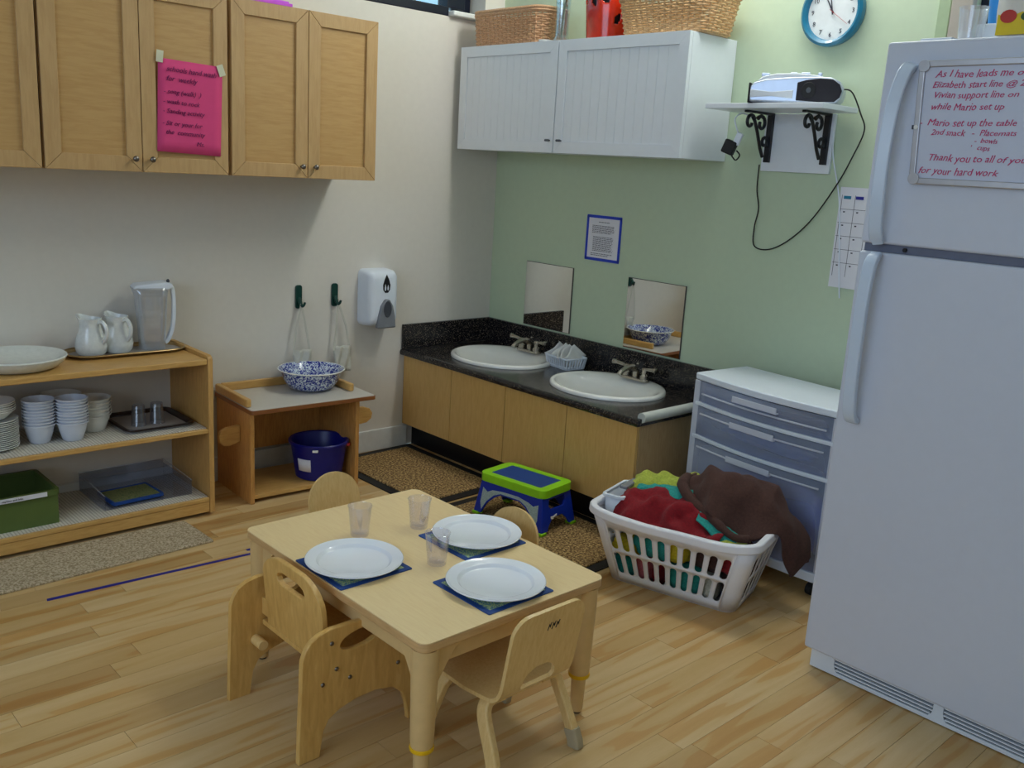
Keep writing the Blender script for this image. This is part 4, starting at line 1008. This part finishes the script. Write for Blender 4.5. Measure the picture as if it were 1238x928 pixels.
def ply_chair(lab, loc, rz, round_top, marks=False, top=.455, w=.25, hole=True):
    t = thing('bentwood_chair', lab, 'chair', loc, rz=rz, group='small bentwood chairs at the table')
    pr = [(q.x, q.y) for q in crv([(.155, .196, 0), (.143, .206, 0), (.08, .212, 0), (0, .210, 0), (-.08, .210, 0), (-.108, .216, 0), (-.126, .236, 0), (-.136, .27, 0), (-.150, .35, 0), (-.168, top, 0)], 6)]
    L_ = sum(math.dist(pr[i], pr[i+1]) for i in range(len(pr)-1))
    hw = w/2; rt = .098 if round_top else .050
    out = []
    for i in range(9): a = PI+PI/2*i/8; out.append((-hw+.03+.03*math.cos(a), .03+.03*math.sin(a)))
    for i in range(9): a = -PI/2+PI/2*i/8; out.append((hw-.03+.03*math.cos(a), .03+.03*math.sin(a)))
    hb = hw*(.90 if not round_top else .9)
    out += [(hw, .17), (hb+.004, .24), (hb, .29)]
    rt = min(rt, hb*.98)
    for i in range(13): a = PI/2*i/12; out.append((hb-rt+rt*math.cos(a), L_-rt+rt*math.sin(a)))
    for i in range(13): a = PI/2+PI/2*i/12; out.append((-hb+rt+rt*math.cos(a), L_-rt+rt*math.sin(a)))
    out += [(-hb, .29), (-hb-.004, .24), (-hw, .17)]
    hs = .305; holes = [[(-.052, hs-.012), (.052, hs-.012), (.058, hs), (.055, hs+.018), (.042, hs+.036), (.02, hs+.046), (-.02, hs+.046), (-.042, hs+.036), (-.055, hs+.018), (-.058, hs)]] if hole else []
    b, _ = bent(out, holes, pr, .01)
    obj('seat_and_back', b, 'ply', t, solid=.0105, bev=.002)
    for sx_ in (-1, 1):
        for sy_, y0, yf in ((1, .075, .128), (-1, -.075, -.150)):
            path = crv([(sx_*.065, y0, .196), (sx_*.105, y0, .197), (sx_*.124, y0+sy_*.004, .185), (sx_*.131, y0+sy_*.014, .155), (sx_*.137, (y0+yf)/2+sy_*.014, .08), (sx_*.143, yf, .0225)], 5)
            lg = obj('leg', B().tube(path, 1, rect=(.036, .023), up=(1, 0, 0)), 'ply', t, bev=.004)
            obj('foot_cap', B().tube([path[-4]+Vector((0, 0, .0)), path[-1], (sx_*.1445, yf+sy_*.003, .001)], 1, rect=(.041, .028), up=(1, 0, 0)), 'grey_rubber', lg, bev=.003)
    obj('cross_rail', B().box(0, .075, .194, .15, .026, .014), 'ply', t, bev=.002); obj('cross_rail', B().box(0, -.075, .194, .15, .026, .014), 'ply', t, bev=.002)
    if marks:
        rd_ = random.Random(4); mb = B()
        for k in range(3):
            x = -.012+k*.014; mb.tube([(x-.006, -.1745, .400), (x-.001, -.1765, .417), (x+.001, -.1755, .407), (x+.005, -.177, .420)], .0012, 5)
        obj('marker_scribble', mb, 'black', t)
    return t
ply_chair('small bentwood chair with squared back and black scribble at the near side of the table', (-1.948, -2.300, 0), 0, False, marks=True, top=.452, w=.275)
ply_chair('small bentwood chair with round back at the far side of the table facing the camera', (-1.852, -1.470, 0), math.radians(176), True, top=.450, w=.212, hole=False)
ply_chair('small bentwood chair with round back on the step stool side of the table', (-1.690, -1.905, 0), math.radians(94), True, top=.438, w=.232, hole=False)

t = thing('toddler_armchair', 'birch toddler chair with solid arm panels at the left side of the table', 'chair', (-2.22, -1.885, 0))
panel = [(-.200, .0), (-.198, .10), (-.194, .20), (-.192, .285), (-.182, .312), (-.168, .330), (-.145, .343), (-.11, .350), (-.05, .350), (.03, .343), (.09, .328), (.14, .300), (.17, .265), (.186, .21), (.195, .10), (.205, 0), (.140, 0), (.132, .05), (.118, .09), (.085, .118), (.03, .130), (-.03, .128), (-.08, .116), (-.112, .098), (-.128, .07), (-.134, .03), (-.138, 0)]
for sg, nm in ((-1, 'near'), (1, 'far')):
    y1 = sg*.195
    sp = obj('side_panel', B().prism(panel, XZ, y1, y1-sg*.017, holes=[ell(-.022, .300, .060, .024, 28, .10)]), 'ply_dark', t, bev=.004, seg=3)
    for x, z in ((-.108, .31), (-.093, .235), (-.052, .198), (-.133, .204), (.099, .188)):
        obj('bolt', B().sphere((x, y1+sg*.0005, z), .006, 1, .6, 1, 12, 8), 'steel', sp)
out = []
hw = .150; zb_, zt = .222, .452
out = [(-hw, zb_), (hw, zb_), (hw, zt-.10)]
for i in range(1, 13): a = PI/2*i/12; out.append((hw-.105+.105*math.cos(a), zt-.075+.075*math.sin(a)))
for i in range(13): a = PI/2+PI/2*i/12; out.append((-hw+.105+.105*math.cos(a), zt-.075+.075*math.sin(a)))
out.append((-hw, zt-.10))
f = lambda u, v, w_: (-.093-.10*(v-.22)+w_, u-.008, v)
obj('backrest', B().prism(out, f, -.0085, .0085, holes=[[(.064, .386), (.070, .398), (.063, .410), (.040, .418), (-.040, .418), (-.063, .410), (-.070, .398), (-.064, .386), (-.046, .380), (.046, .380)]]), 'ply_dark', t, bev=.0035, seg=3)
obj('back_tab', B().box(-.093, .155, .262, .015, .05, .05), 'ply_dark', t, bev=.003); obj('back_tab', B().box(-.093, -.165, .262, .015, .03, .05), 'ply_dark', t, bev=.003)
obj('seat', B().b6(-.10, .13, -.177, .177, .205, .2205), 'ply_dark', t, bev=.003)
obj('dowel', B().tube([(-.121, .178, .165), (-.121, .130, .165)], .0145, 18), 'ply', t, bev=.001)
obj('dowel', B().tube([(-.121, -.178, .165), (-.121, -.150, .165)], .0145, 18), 'ply', t, bev=.001)

# ------------------------------------------------------------------ plastic drawer cart
cartrz = math.atan2(-.994, -.107)
t = thing('drawer_cart', 'white frosted plastic three-drawer cart between the counter and the refrigerator', 'drawers', (-.375, -1.705, 0), rz=cartrz)
CW, CD = .69, .315
def bowed(w_, d_, bow, x0=0, y0=0, n=14, r_=.012):
    P = [(x0+w_*i/n, y0-bow*math.sin(PI*i/n)) for i in range(n+1)]
    return P+[(x0+w_, y0+d_), (x0, y0+d_)]
obj('top', B().prism(bowed(CW, CD, .035), XY, .694, .722), 'white_plastic', t, bev=.006, seg=3)
for x in (0, CW-.02):
    obj('side_frame', B().b6(x+.002, x+.018, .006, CD-.004, .075, .6935), 'frost', t, bev=.003)
for x in (.002, CW-.030): obj('front_post', B().b6(x, x+.028, -.002, .004, .102, .692), 'frost_lip', t, bev=.001)
for z in (.590, .452):
    obj('rail', B().prism(bowed(CW, .045, .035, 0, .0), XY, z, z+.016), 'white_plastic', t, bev=.003)
    obj('divider', B().b6(.021, CW-.021, .05, CD-.01, z+.002, z+.012), 'frost', t)
obj('base', B().prism(bowed(CW, CD, .035), XY, .062, .10), 'white_plastic', t, bev=.006)
obj('back', B().b6(.021, CW-.021, CD-.009, CD-.004, .102, .692), 'frost', t)
for z0, z1 in ((.608, .692), (.470, .588), (.104, .450)):
    P = bowed(CW-.05, .004, .034, .025, .004)
    fr = [(p[0], p[1]) for p in bowed(CW-.05, .008, .034, .025, .002)]
    # front as curved strip, plus bottom and sides
    n = 14; b = B()
    b.grid([[(.025+(CW-.05)*i/n, .002-.034*math.sin(PI*i/n), z) for z in (z0, z1)] for i in range(n+1)])
    d = obj('drawer', b, 'frost', t, solid=.003)
    obj('drawer_tray', B().b6(.028, CW-.028, .008, CD-.02, z0+.002, z0+.005).b6(.028, .031, .008, CD-.02, z0+.006, z1-.02).b6(CW-.031, CW-.028, .008, CD-.02, z0+.006, z1-.02), 'frost', d)
    for zz in (z1-.028 if z1 < .6 else z1-.05,):
        obj('ridge', B().grid([[(.05+(CW-.1)*i/n, -.002-.034*math.sin(PI*(.05+(CW-.1)*i/n)/CW), zz+q) for q in (-.003, .003)] for i in range(n+1)]), 'frost_lip', d, solid=.005)
    hx0, hx1 = .235, .445; ztop = z1-.012
    hb = B()
    hb.grid([[(hx0+(hx1-hx0)*i/8, -.040-.006, z) for z in (ztop-.022, ztop)] for i in range(9)])
    hb.grid([[(hx0+(hx1-hx0)*i/8, y_, ztop-.022) for y_ in (-.046, -.030)] for i in range(9)])
    obj('pull', hb, 'frost_lip', d, solid=.004, bev=.001)
for x, y_ in ((.05, .05), (CW-.05, .03), (.05, CD-.05), (CW-.05, CD-.05)):
    obj('caster', B().tube([(x-.012, y_, .024), (x+.012, y_, .024)], .0235, 18).box(x, y_, .05, .02, .02, .025), 'black', t, bev=.002)
def lump(name, lab, cat, wpos, sx_, sy_, sz_, m, seed, rz=0, amp=.28, parent=None):
    b = B(); bmesh.ops.create_icosphere(b.bm, subdivisions=4, radius=1)
    for v in b.bm.verts:
        p = v.co.copy(); q = noise.noise(p*1.9+Vector((seed*7.3, 0, 0)))+.5*noise.noise(p*4.1+Vector((0, seed*3.1, 0)))
        rg = 1-abs(noise.noise(p*2.7+Vector((seed, seed, 0))))*1.6
        # superellipsoid: fills its space like packed cloth
        k = (abs(p.x)**3+abs(p.y)**3+abs(p.z)**3)**(-1/3)
        p = p*k*(1+amp*(q*.5+rg*.25-.2)); v.co = Vector((p.x*sx_, p.y*sy_, p.z*sz_))
    o = obj(name, b, m, loc=wpos, rz=rz, ang=180)
    return tag(o, lab, cat)
def cartw(x, y_, z): return tuple(t.location+Matrix.Rotation(cartrz, 3, 'Z') @ Vector((x, y_, z)))
M['blue_cloth'] = mat('blue_fabric', (30, 66, 180), .8, var=.15)
M['maroon_cloth'] = mat('maroon_fabric', (70, 30, 44), .8, var=.2)
M['grey_cloth'] = mat('slate_fabric', (96, 116, 150), .8, var=.2)
lump('folded_fabric', 'blue fabric filling the bottom drawer of the frosted cart', 'fabric', cartw(.37, .085, .245), .29, .062, .13, 'blue_cloth', 2, cartrz)
lump('folded_fabric', 'dark maroon bundle inside the top drawer of the frosted cart', 'fabric', cartw(.46, .07, .646), .15, .05, .025, 'maroon_cloth', 3, cartrz)
lump('folded_fabric', 'slate grey bundle inside the middle drawer of the frosted cart', 'fabric', cartw(.34, .07, .510), .22, .05, .028, 'grey_cloth', 4, cartrz)

# ------------------------------------------------------------------ laundry basket and towels
lc = Vector((-.71, -1.985, 0)); lex = Vector((.258, -.966, 0)).normalized(); lrz = math.atan2(lex.y, lex.x)
LM = Matrix.Translation(lc) @ Matrix.Rotation(lrz, 4, 'Z')
t = thing('laundry_basket', 'white slotted plastic laundry basket full of towels beside the refrigerator', 'basket', tuple(lc), rz=lrz)
hl0, hl1, v0a, v0b, v1a, v1b, bh = .245, .312, -.16, .115, -.222, .158, .262
def corner(q, lv):     # q: corner id, lv 0 bottom..1 top
    hl = hl0+(hl1-hl0)*lv; a = v0a+(v1a-v0a)*lv; c = v0b+(v1b-v0b)*lv
    return {0: (-hl, a), 1: (hl, a), 2: (hl, c), 3: (-hl, c)}[q]
cr_ = .05
def sidept(q, s_, lv, off=0):
    (x0, y0), (x1, y1) = corner(q, lv), corner((q+1) % 4, lv)
    d = Vector((x1-x0, y1-y0, 0)); L_ = d.length; d.normalize(); nrm = Vector((d.y, -d.x, 0))
    return Vector((x0, y0, .004+lv*(bh-.004)))+d*(cr_+(L_-2*cr_)*s_)+nrm*off
def stad(cx, cy, w_, h, n=6):
    r_ = w_/2
    # elliptic ends in the param domain, scaled so that they look round
    return [(cx+r_*math.cos(a), cy+h/2-.045+.045*math.sin(a)) for a in [PI*i/n for i in range(n+1)]]+[(cx+r_*math.cos(a), cy-h/2+.045+.045*math.sin(a)) for a in [PI+PI*i/n for i in range(n+1)]]
b = B()
for q, ns in ((0, 10), (1, 4), (2, 10), (3, 4)):
    holes = []
    for i in range(ns):
        for cy in (.30, .68): holes.append(stad((i+.5)/ns, cy, (.58 if ns > 5 else .66)/ns, .33))
    loops = [[(0, 0), (1, 0), (1, 1), (0, 1)]]+holes
    tris = tessellate_polygon([[Vector((u, v, 0)) for u, v in lp] for lp in loops]); flat = [p for lp in loops for p in lp]
    vs = [b.bm.verts.new(sidept(q, u, v)) for u, v in flat]
    for tr in tris:
        try: b.bm.faces.new([vs[i] for i in tr])
        except ValueError: pass
    # rounded corner to the next side
    P = []
    for lv in (0, .25, .5, .75, 1):
        a, c = sidept(q, 1, lv), sidept((q+1) % 4, 0, lv); k = Vector((*corner((q+1) % 4, lv), a.z)); row_ = []
        for i in range(9):
            s_ = i/8; row_.append((a*(1-s_)**2+k*2*s_*(1-s_)*1.0+c*s_**2))
        P.append(row_)
    b.grid(P)
obj('slotted_wall', b, 'basket_plastic', t, solid=.003, ang=50)
def looppts(lv, off=0, n=10):
    out = []
    for q in range(4):
        for i in range(n): out.append(sidept(q, i/(n-1), lv, off))
        a, c = sidept(q, 1, lv, off), sidept((q+1) % 4, 0, lv, off); k = Vector((*corner((q+1) % 4, lv), a.z))
        for i in range(1, 6):
            s_ = i/6; out.append(a*(1-s_)**2+k*2*s_*(1-s_)+c*s_**2)
    return out
base_ = [(p.x, p.y) for p in looppts(0)]
obj('base', B().prism(base_, XY, .001, .005), 'basket_plastic', t)
rimp = []
for p in looppts(1, .006):
    e = p.copy(); u = p.x/hl1
    e.z = bh+.002+.016*math.exp(-((abs(u)-1)/.25)**2)-.004*math.exp(-((u+.2)/.2)**2)
    rimp.append(e)
obj('rim', B().tube(rimp, 1, rect=(.028, .032), up=(0, 0, 1), closed=True), 'basket_plastic', t, bev=.006, seg=2)
def wl(u, v, z): return tuple(LM @ Vector((u, v, z)))
def cloth(name, lab, rows, m, amp=.012, freq=14, seed=0, n=9, thick=.006, fold=(1, 1)):
    R_ = [crv(r_, n) for r_ in rows]; cols = list(zip(*R_)); C_ = [crv(c, n) for c in cols]
    G = [list(r_) for r_ in zip(*C_)]
    nr, ncs = len(G), len(G[0]); N = [[None]*ncs for _ in range(nr)]
    for i in range(nr):
        for j in range(ncs):
            a = G[min(i+1, nr-1)][j]-G[max(i-1, 0)][j]; c = G[i][min(j+1, ncs-1)]-G[i][max(j-1, 0)]
            N[i][j] = a.cross(c).normalized()
    out = []
    for i in range(nr):
        row_ = []
        for j in range(ncs):
            p = G[i][j]; s_ = Vector((p.x*fold[0]+p.y*(1-fold[0])*.35, p.y*fold[1]+p.x*(1-fold[1])*.35, seed*3.3+p.z*.4))
            h = 1-2.2*abs(noise.noise(s_*freq*.8)); h2 = noise.noise(s_*freq*2.3)
            row_.append(p+N[i][j]*(amp*(h-.4)+amp*.5*h2))
        out.append(row_)
    o = obj(name, B().grid(out), m, solid=thick, ang=180)
    o.matrix_world = LM
    return tag(o, lab, 'towel')
# packed towels inside, seen through the slots
k = 0
for (u, v, z, su, sv, sz_, m, lab) in (
    (-.195, -.10, .055, .045, .05, .045, 'towel_teal', 'teal towel low in the basket, leftmost behind the slots'), (-.19, -.12, .135, .055, .05, .035, 'towel_yellow2', 'yellow towel above the leftmost teal one in the basket'),
    (-.115, -.10, .065, .04, .05, .052, 'towel_pink', 'pink towel low behind the left slots of the basket'), (-.07, -.13, .17, .085, .05, .045, 'towel_teal', 'teal towel behind the upper left slots of the basket'),
    (-.055, -.10, .07, .025, .05, .055, 'towel_red', 'red cloth low behind the basket slots, left of the middle'), (.015, -.135, .18, .05, .045, .05, 'towel_yellow2', 'yellow cloth behind the upper middle slots of the basket'),
    (.05, -.105, .07, .075, .05, .055, 'towel_teal', 'teal towel low behind the middle slots of the basket'), (.13, -.125, .18, .065, .05, .05, 'towel_brown', 'brown towel behind the upper right slots of the basket'),
    (.145, -.105, .065, .03, .05, .05, 'towel_cream', 'cream cloth low behind the right slots of the basket'), (.215, -.02, .12, .045, .115, .09, 'towel_brown', 'brown towel at the low right corner of the basket'),
    (0, .0, .12, .2, .07, .10, 'towel_cream', 'cream towel buried in the middle of the basket'), (.215, -.13, .19, .04, .05, .05, 'towel_red', 'red cloth behind the upper rightmost slots of the basket')):
    k += 1; o = lump('towel', lab, 'towel', wl(u, v, z), su, sv, sz_, m, k, lrz); o['group'] = 'towels packed inside the basket'
V = Vector
cloth('towel', 'dark red towel heaped at the front of the laundry basket', [[V((u, -.185, a)), V((u, -.13, c)), V((u, -.06, d)), V((u, .02, e))] for u, a, c, d, e in ((-.25, .235, .285, .305, .27), (-.17, .24, .31, .33, .30), (-.09, .24, .305, .335, .31), (-.02, .24, .315, .345, .32), (.05, .24, .30, .335, .32), (.11, .24, .285, .315, .31), (.17, .235, .262, .275, .27))], 'towel_red', amp=.030, freq=12, seed=1, thick=.008)
cloth('towel', 'lime green towel at the back left of the laundry basket', [[V((u, .01, a)), V((u, .06, c)), V((u, .11, d)), V((u, .135, e))] for u, a, c, d, e in ((-.27, .29, .325, .325, .27), (-.24, .30, .345, .345, .28), (-.15, .30, .36, .36, .29), (-.06, .30, .375, .375, .30), (.03, .30, .38, .38, .30), (.09, .28, .36, .35, .29))], 'towel_lime', amp=.016, freq=16, seed=2, thick=.008)
cloth('towel', 'teal towel between the lime and red towels in the basket', [[V((u, -.06, a)), V((u, -.02, c)), V((u, .03, d))] for u, a, c, d in ((-.21, .31, .335, .31), (-.14, .325, .352, .33), (-.06, .335, .362, .345), (.02, .33, .365, .35))], 'towel_teal', amp=.010, freq=20, seed=3)
cloth('towel', 'narrow teal towel fold below the brown towel in the basket', [[V((u, v-.03, z-.02)), V((u, v, z)), V((u+.01, v+.04, z+.01))] for u, v, z in ((.07, -.11, .325), (.12, -.12, .30), (.17, -.13, .275), (.22, -.14, .255))], 'towel_teal', amp=.006, freq=20, seed=4)
cloth('towel', 'lime towel corner beside the right rim of the basket', [[V((u, v-.04, z-.01)), V((u, v, z)), V((u+.01, v+.05, z-.0))] for u, v, z in ((.14, -.15, .255), (.19, -.155, .258), (.25, -.14, .256))], 'towel_lime', amp=.006, freq=20, seed=5)
cloth('towel', 'large dark brown towel spilling over the right end of the laundry basket', [
    [V((.0, -.05, .32)), V((-.035, .0, .365)), V((-.03, .06, .385)), V((-.01, .12, .30))],
    [V((.055, -.085, .34)), V((.04, -.01, .415)), V((.045, .07, .43)), V((.05, .14, .33))],
    [V((.125, -.11, .31)), V((.12, -.02, .425)), V((.13, .07, .450)), V((.13, .15, .34))],
    [V((.20, -.12, .27)), V((.20, -.02, .405)), V((.21, .07, .440)), V((.22, .14, .34))],
    [V((.27, -.11, .275)), V((.28, -.02, .375)), V((.29, .06, .410)), V((.29, .12, .33))],
    [V((.338, -.05, .292)), V((.35, .0, .33)), V((.365, .06, .355)), V((.36, .09, .30))],
    [V((.36, -.03, .20)), V((.385, .0, .235)), V((.425, .055, .28)), V((.42, .07, .25))],
    [V((.385, -.01, .135)), V((.40, .02, .15)), V((.44, .05, .20)), V((.44, .06, .18))]], 'towel_brown', amp=.026, freq=9, seed=6, n=10, thick=.010)
bt = [o for o in col.objects if o.get('label', '').startswith('large dark brown')][0]
hem = obj('rolled_hem', B().tube(crv([(-.035, .10, .39), (-.045, .03, .385), (-.03, -.03, .375), (.03, -.075, .345), (.09, -.10, .325), (.15, -.12, .30), (.21, -.13, .275), (.262, -.115, .276)], 7), [.010]*5+[.024]*8+[.020]*12+[.017]*12+[.014]*13, 10), 'towel_brown', bt)
t = thing('plastic_bin', 'small white bin tucked in the left end of the laundry basket', 'bin', wl(-.262, -.04, .17), rz=lrz)
b = B(); pf = rrect(.062, .17, .012, 3); pg = rrect(.074, .19, .014, 3)
for i in range(len(pf)):
    j = (i+1) % len(pf)
    b.bm.faces.new([b.bm.verts.new(q) for q in ((*pf[i], 0), (*pf[j], 0), (*pg[j], .145), (*pg[i], .145))])
bmesh.ops.remove_doubles(b.bm, verts=b.bm.verts[:], dist=1e-5)
obj('bin_wall', b, 'white_plastic', t, solid=.003)
obj('bin_rim', B().prism(rrect(.092, .206, .016, 3), XY, .138, .150, holes=[rrect(.068, .184, .012, 3)]), 'white_plastic', t, bev=.003)
obj('grey_strip', B().box(0, .05, .155, .03, .12, .012), 'grey_push', t, bev=.003)

# ------------------------------------------------------------------ refrigerator
t = thing('refrigerator', 'white top-freezer refrigerator against the green wall', 'refrigerator', (-.922, -2.605, 0))
FW = .84
obj('body', B().b6(.062, .90, -FW+.005, -.005, .03, 1.87), 'fridge', t, bev=.006)
obj('gasket', B().b6(.050, .0615, -FW+.015, -.015, .08, 1.87), 'dark_gap', t)
obj('freezer_door', B().b6(0, .0495, -FW, 0, 1.343, 1.884), 'fridge', t, bev=.009, seg=4)
obj('lower_door', B().b6(0, .0495, -FW, 0, .072, 1.320), 'fridge', t, bev=.009, seg=4)
obj('door_gap_strip', B().b6(.012, .049, -FW+.01, -.01, 1.3205, 1.3425), 'dark_gap', t)
obj('hinge_cap', B().b6(.03, .10, -.16, -.075, 1.885, 1.893), 'white_plastic', t, bev=.003)
obj('hinge_pin', B().tube([(.005, -.13, 1.332), (.02, -.13, 1.332)], .006, 10), 'black', t)
def bow(pts, wid, nm):
    c_ = crv(pts, 8)
    obj(nm, B().tube(c_, [1.0 if 3 < i < len(c_)-4 else .85 for i in range(len(c_))], rect=(wid, .020), up=(1, 0, 0)), 'handle', t, bev=.006, seg=3, ang=60)
yh = -.062
bow([(.004, yh-.018, 1.820), (-.028, yh-.012, 1.800), (-.050, yh-.004, 1.72), (-.058, yh, 1.60), (-.056, yh, 1.48), (-.044, yh, 1.385), (-.016, yh, 1.346)], .036, 'freezer_handle')
bow([(-.014, yh, 1.316), (-.044, yh, 1.285), (-.058, yh, 1.19), (-.060, yh, 1.06), (-.054, yh, .93), (-.038, yh, .85), (-.004, yh, .826)], .036, 'lower_handle')
# base grille with louvres
b = B()
zg0, zg1 = .004, .068
vents = [(-.095, -.405), (-.435, -.745)]
outer = [(-FW+.02, zg0), (-.015, zg0), (-.015, zg1), (-FW+.02, zg1)]
def vent(a, c): return [(c+.012, .016), (a-.012, .016), (a-.003, .026), (a, .040), (a, .062), (c, .062), (c, .040), (c+.003, .026)]
g_ = obj('base_grille', B().prism(outer, YZ, .028, .036, holes=[vent(*v) for v in vents]), 'white_plastic', t, bev=.001)
obj('grille_back', B().b6(.040, .05, -FW+.03, -.03, .008, .066), 'black', t)
for v in vents:
    for k in range(4):
        z = .021+k*.0115; ins = .006 if k == 0 else 0
        obj('louvre', B().b6(.029, .0385, v[1]+.001+ins, v[0]-.001-ins, z, z+.0045), 'white_plastic', g_)
for y_ in (-.06, -FW+.06): obj('foot', B().lathe([(0, 0), (.018, 0), (.018, .03), (0, .03)], 16, (.09, y_, 0)), 'black', t)
# whiteboard on freezer door
t = thing('whiteboard', 'small aluminium-framed whiteboard with magenta writing on the freezer door', 'whiteboard', (-.936, -2.728, 1.512))
tl = math.radians(-3.0)
wr = Vector((0, -math.cos(tl), math.sin(tl)*-0)); wr = Vector((0, -1, .0)); wu = Vector((0, .055, 1)).normalized()
WW, WH = .50, .318
def wp(u, v, d=0): return Vector((0, 0, 0))+wr*u+wu*v+Vector((-d, 0, 0))
def wquad(nm, poly, d0, d1, m, bev=0):
    return obj(nm, B().prism(poly, lambda u, v, w_: tuple(wp(u, v, w_)), d0, d1), m, t, bev=bev)
wquad('board', rrect(WW-.02, WH-.02, .012, 4, WW/2, WH/2), -.012, 0, 'wb')
fo, fi = rrect(WW, WH, .024, 6, WW/2, WH/2), rrect(WW-.034, WH-.034, .012, 6, WW/2, WH/2)
obj('frame', B().prism(fo, lambda u, v, w_: tuple(wp(u, v, w_)), -.013, .006, holes=[fi]), 'alu', t, bev=.003)
for (u, v) in ((.014, .014), (.014, WH-.014)): wquad('corner_cap', rrect(.030, .030, .013, 4, u, v), .0065, .0085, 'alu', .001)
wquad('magnet', ell(.008, .148, .006, .006, 14), .0065, .0095, 'ceramic', .001); wquad('frame_hook', [(-.009, .143), (-.001, .143), (-.001, .154), (-.009, .154)], -.012, -.004, 'grey_dark')
for v, u, s_, z_ in ((.278, .044, 'As I have leads me on', .026), (.252, .038, 'Elizabeth start line @ 2', .024), (.226, .042, 'Vivian support line on', .024), (.196, .038, 'while Mario set up', .025),
                     (.156, .012, '-  Mario set up the table', .025), (.132, .046, '2nd snack   -  Placemats', .022), (.114, .160, '-  bowls', .018), (.096, .150, "'   cups", .018), (.066, .044, 'Thank you to all of you', .026), (.032, .022, 'for your hard work', .026)):
    text('writing', s_, z_, wp(u, v-.004, .0008), wr, wu, 'red_ink', t, shear=.3, jit=.14)
# things on the refrigerator
t = thing('plastic_cup', 'translucent white plastic cup on top of the refrigerator', 'cup', (-.83, -2.785, 1.885))
obj('tub_wall', B().lathe([(0, 0), (.028, 0), (.030, .004), (.036, .085), (.038, .088), (.034, .088), (.028, .008), (0, .006)], 32), 'clear_jug', t)
t = tag(obj('blue_cup', B().lathe([(0, 0), (.026, 0), (.033, .10), (.035, .105), (.031, .105), (.024, .006), (0, .006)], 28), 'blue_cup', loc=(-.70, -2.80, 1.885+.06)), 'sky blue cup behind the translucent cup on the refrigerator', 'cup')
t2 = tag(obj('storage_box', B().prism(rrect(.10, .22, .012, 3), XY, 0, .058), 'white_plastic', loc=(-.70, -2.87, 1.8855), bev=.004), 'low white box on the refrigerator carrying the blue cup', 'box')
t = thing('food_bag', 'printed white food bag with red and yellow pictures on the refrigerator', 'bag', (-.84, -2.905, 1.885))
b = B(); P = []
for j in range(11):
    v = j/10; hw_ = .045+.010*math.sin(v*3); th = .026*math.sin(PI*min(1, .25+v*.75))+.003; z = v*.19
    P.append([(th*math.cos(a)+.004*math.sin(5*a+v*7), hw_*math.sin(a), z) for a in [2*PI*i/28 for i in range(29)]])
b.grid(P); bmesh.ops.remove_doubles(b.bm, verts=b.bm.verts[:], dist=1e-4)
obj('bag_skin', b, 'food_bag', t, solid=.001)
fr_ = lambda u, v, w_: (-.031-w_-.004*math.sin(v*30), u, v)
obj('yellow_print', B().prism([(.040, .008), (-.046, .008), (-.046, .05), (-.02, .062), (.01, .05), (.038, .058)], fr_, 0, .0015), 'food_yellow', t)
obj('red_print', B().prism(ell(.012, .052, .020, .016, 16), fr_, .002, .0035), 'food_red', t); obj('green_print', B().prism(ell(-.030, .050, .012, .010, 12), fr_, .002, .0035), 'leaf', t); obj('red_print', B().prism(ell(.0, .115, .026, .012, 16), fr_, .001, .0025), 'food_red', t)
t = thing('food_bag', 'second printed food bag at the right picture edge on the refrigerator', 'bag', (-.84, -3.005, 1.885))
obj('bag_skin', B().lathe([(0, 0), (.035, 0), (.045, .05), (.042, .13), (.03, .18), (0, .181)], 24, sx=.6), 'food_bag', t); obj('red_print', B().prism(ell(.01, .07, .018, .014, 14), fr_, 0, .0015), 'food_red', t)
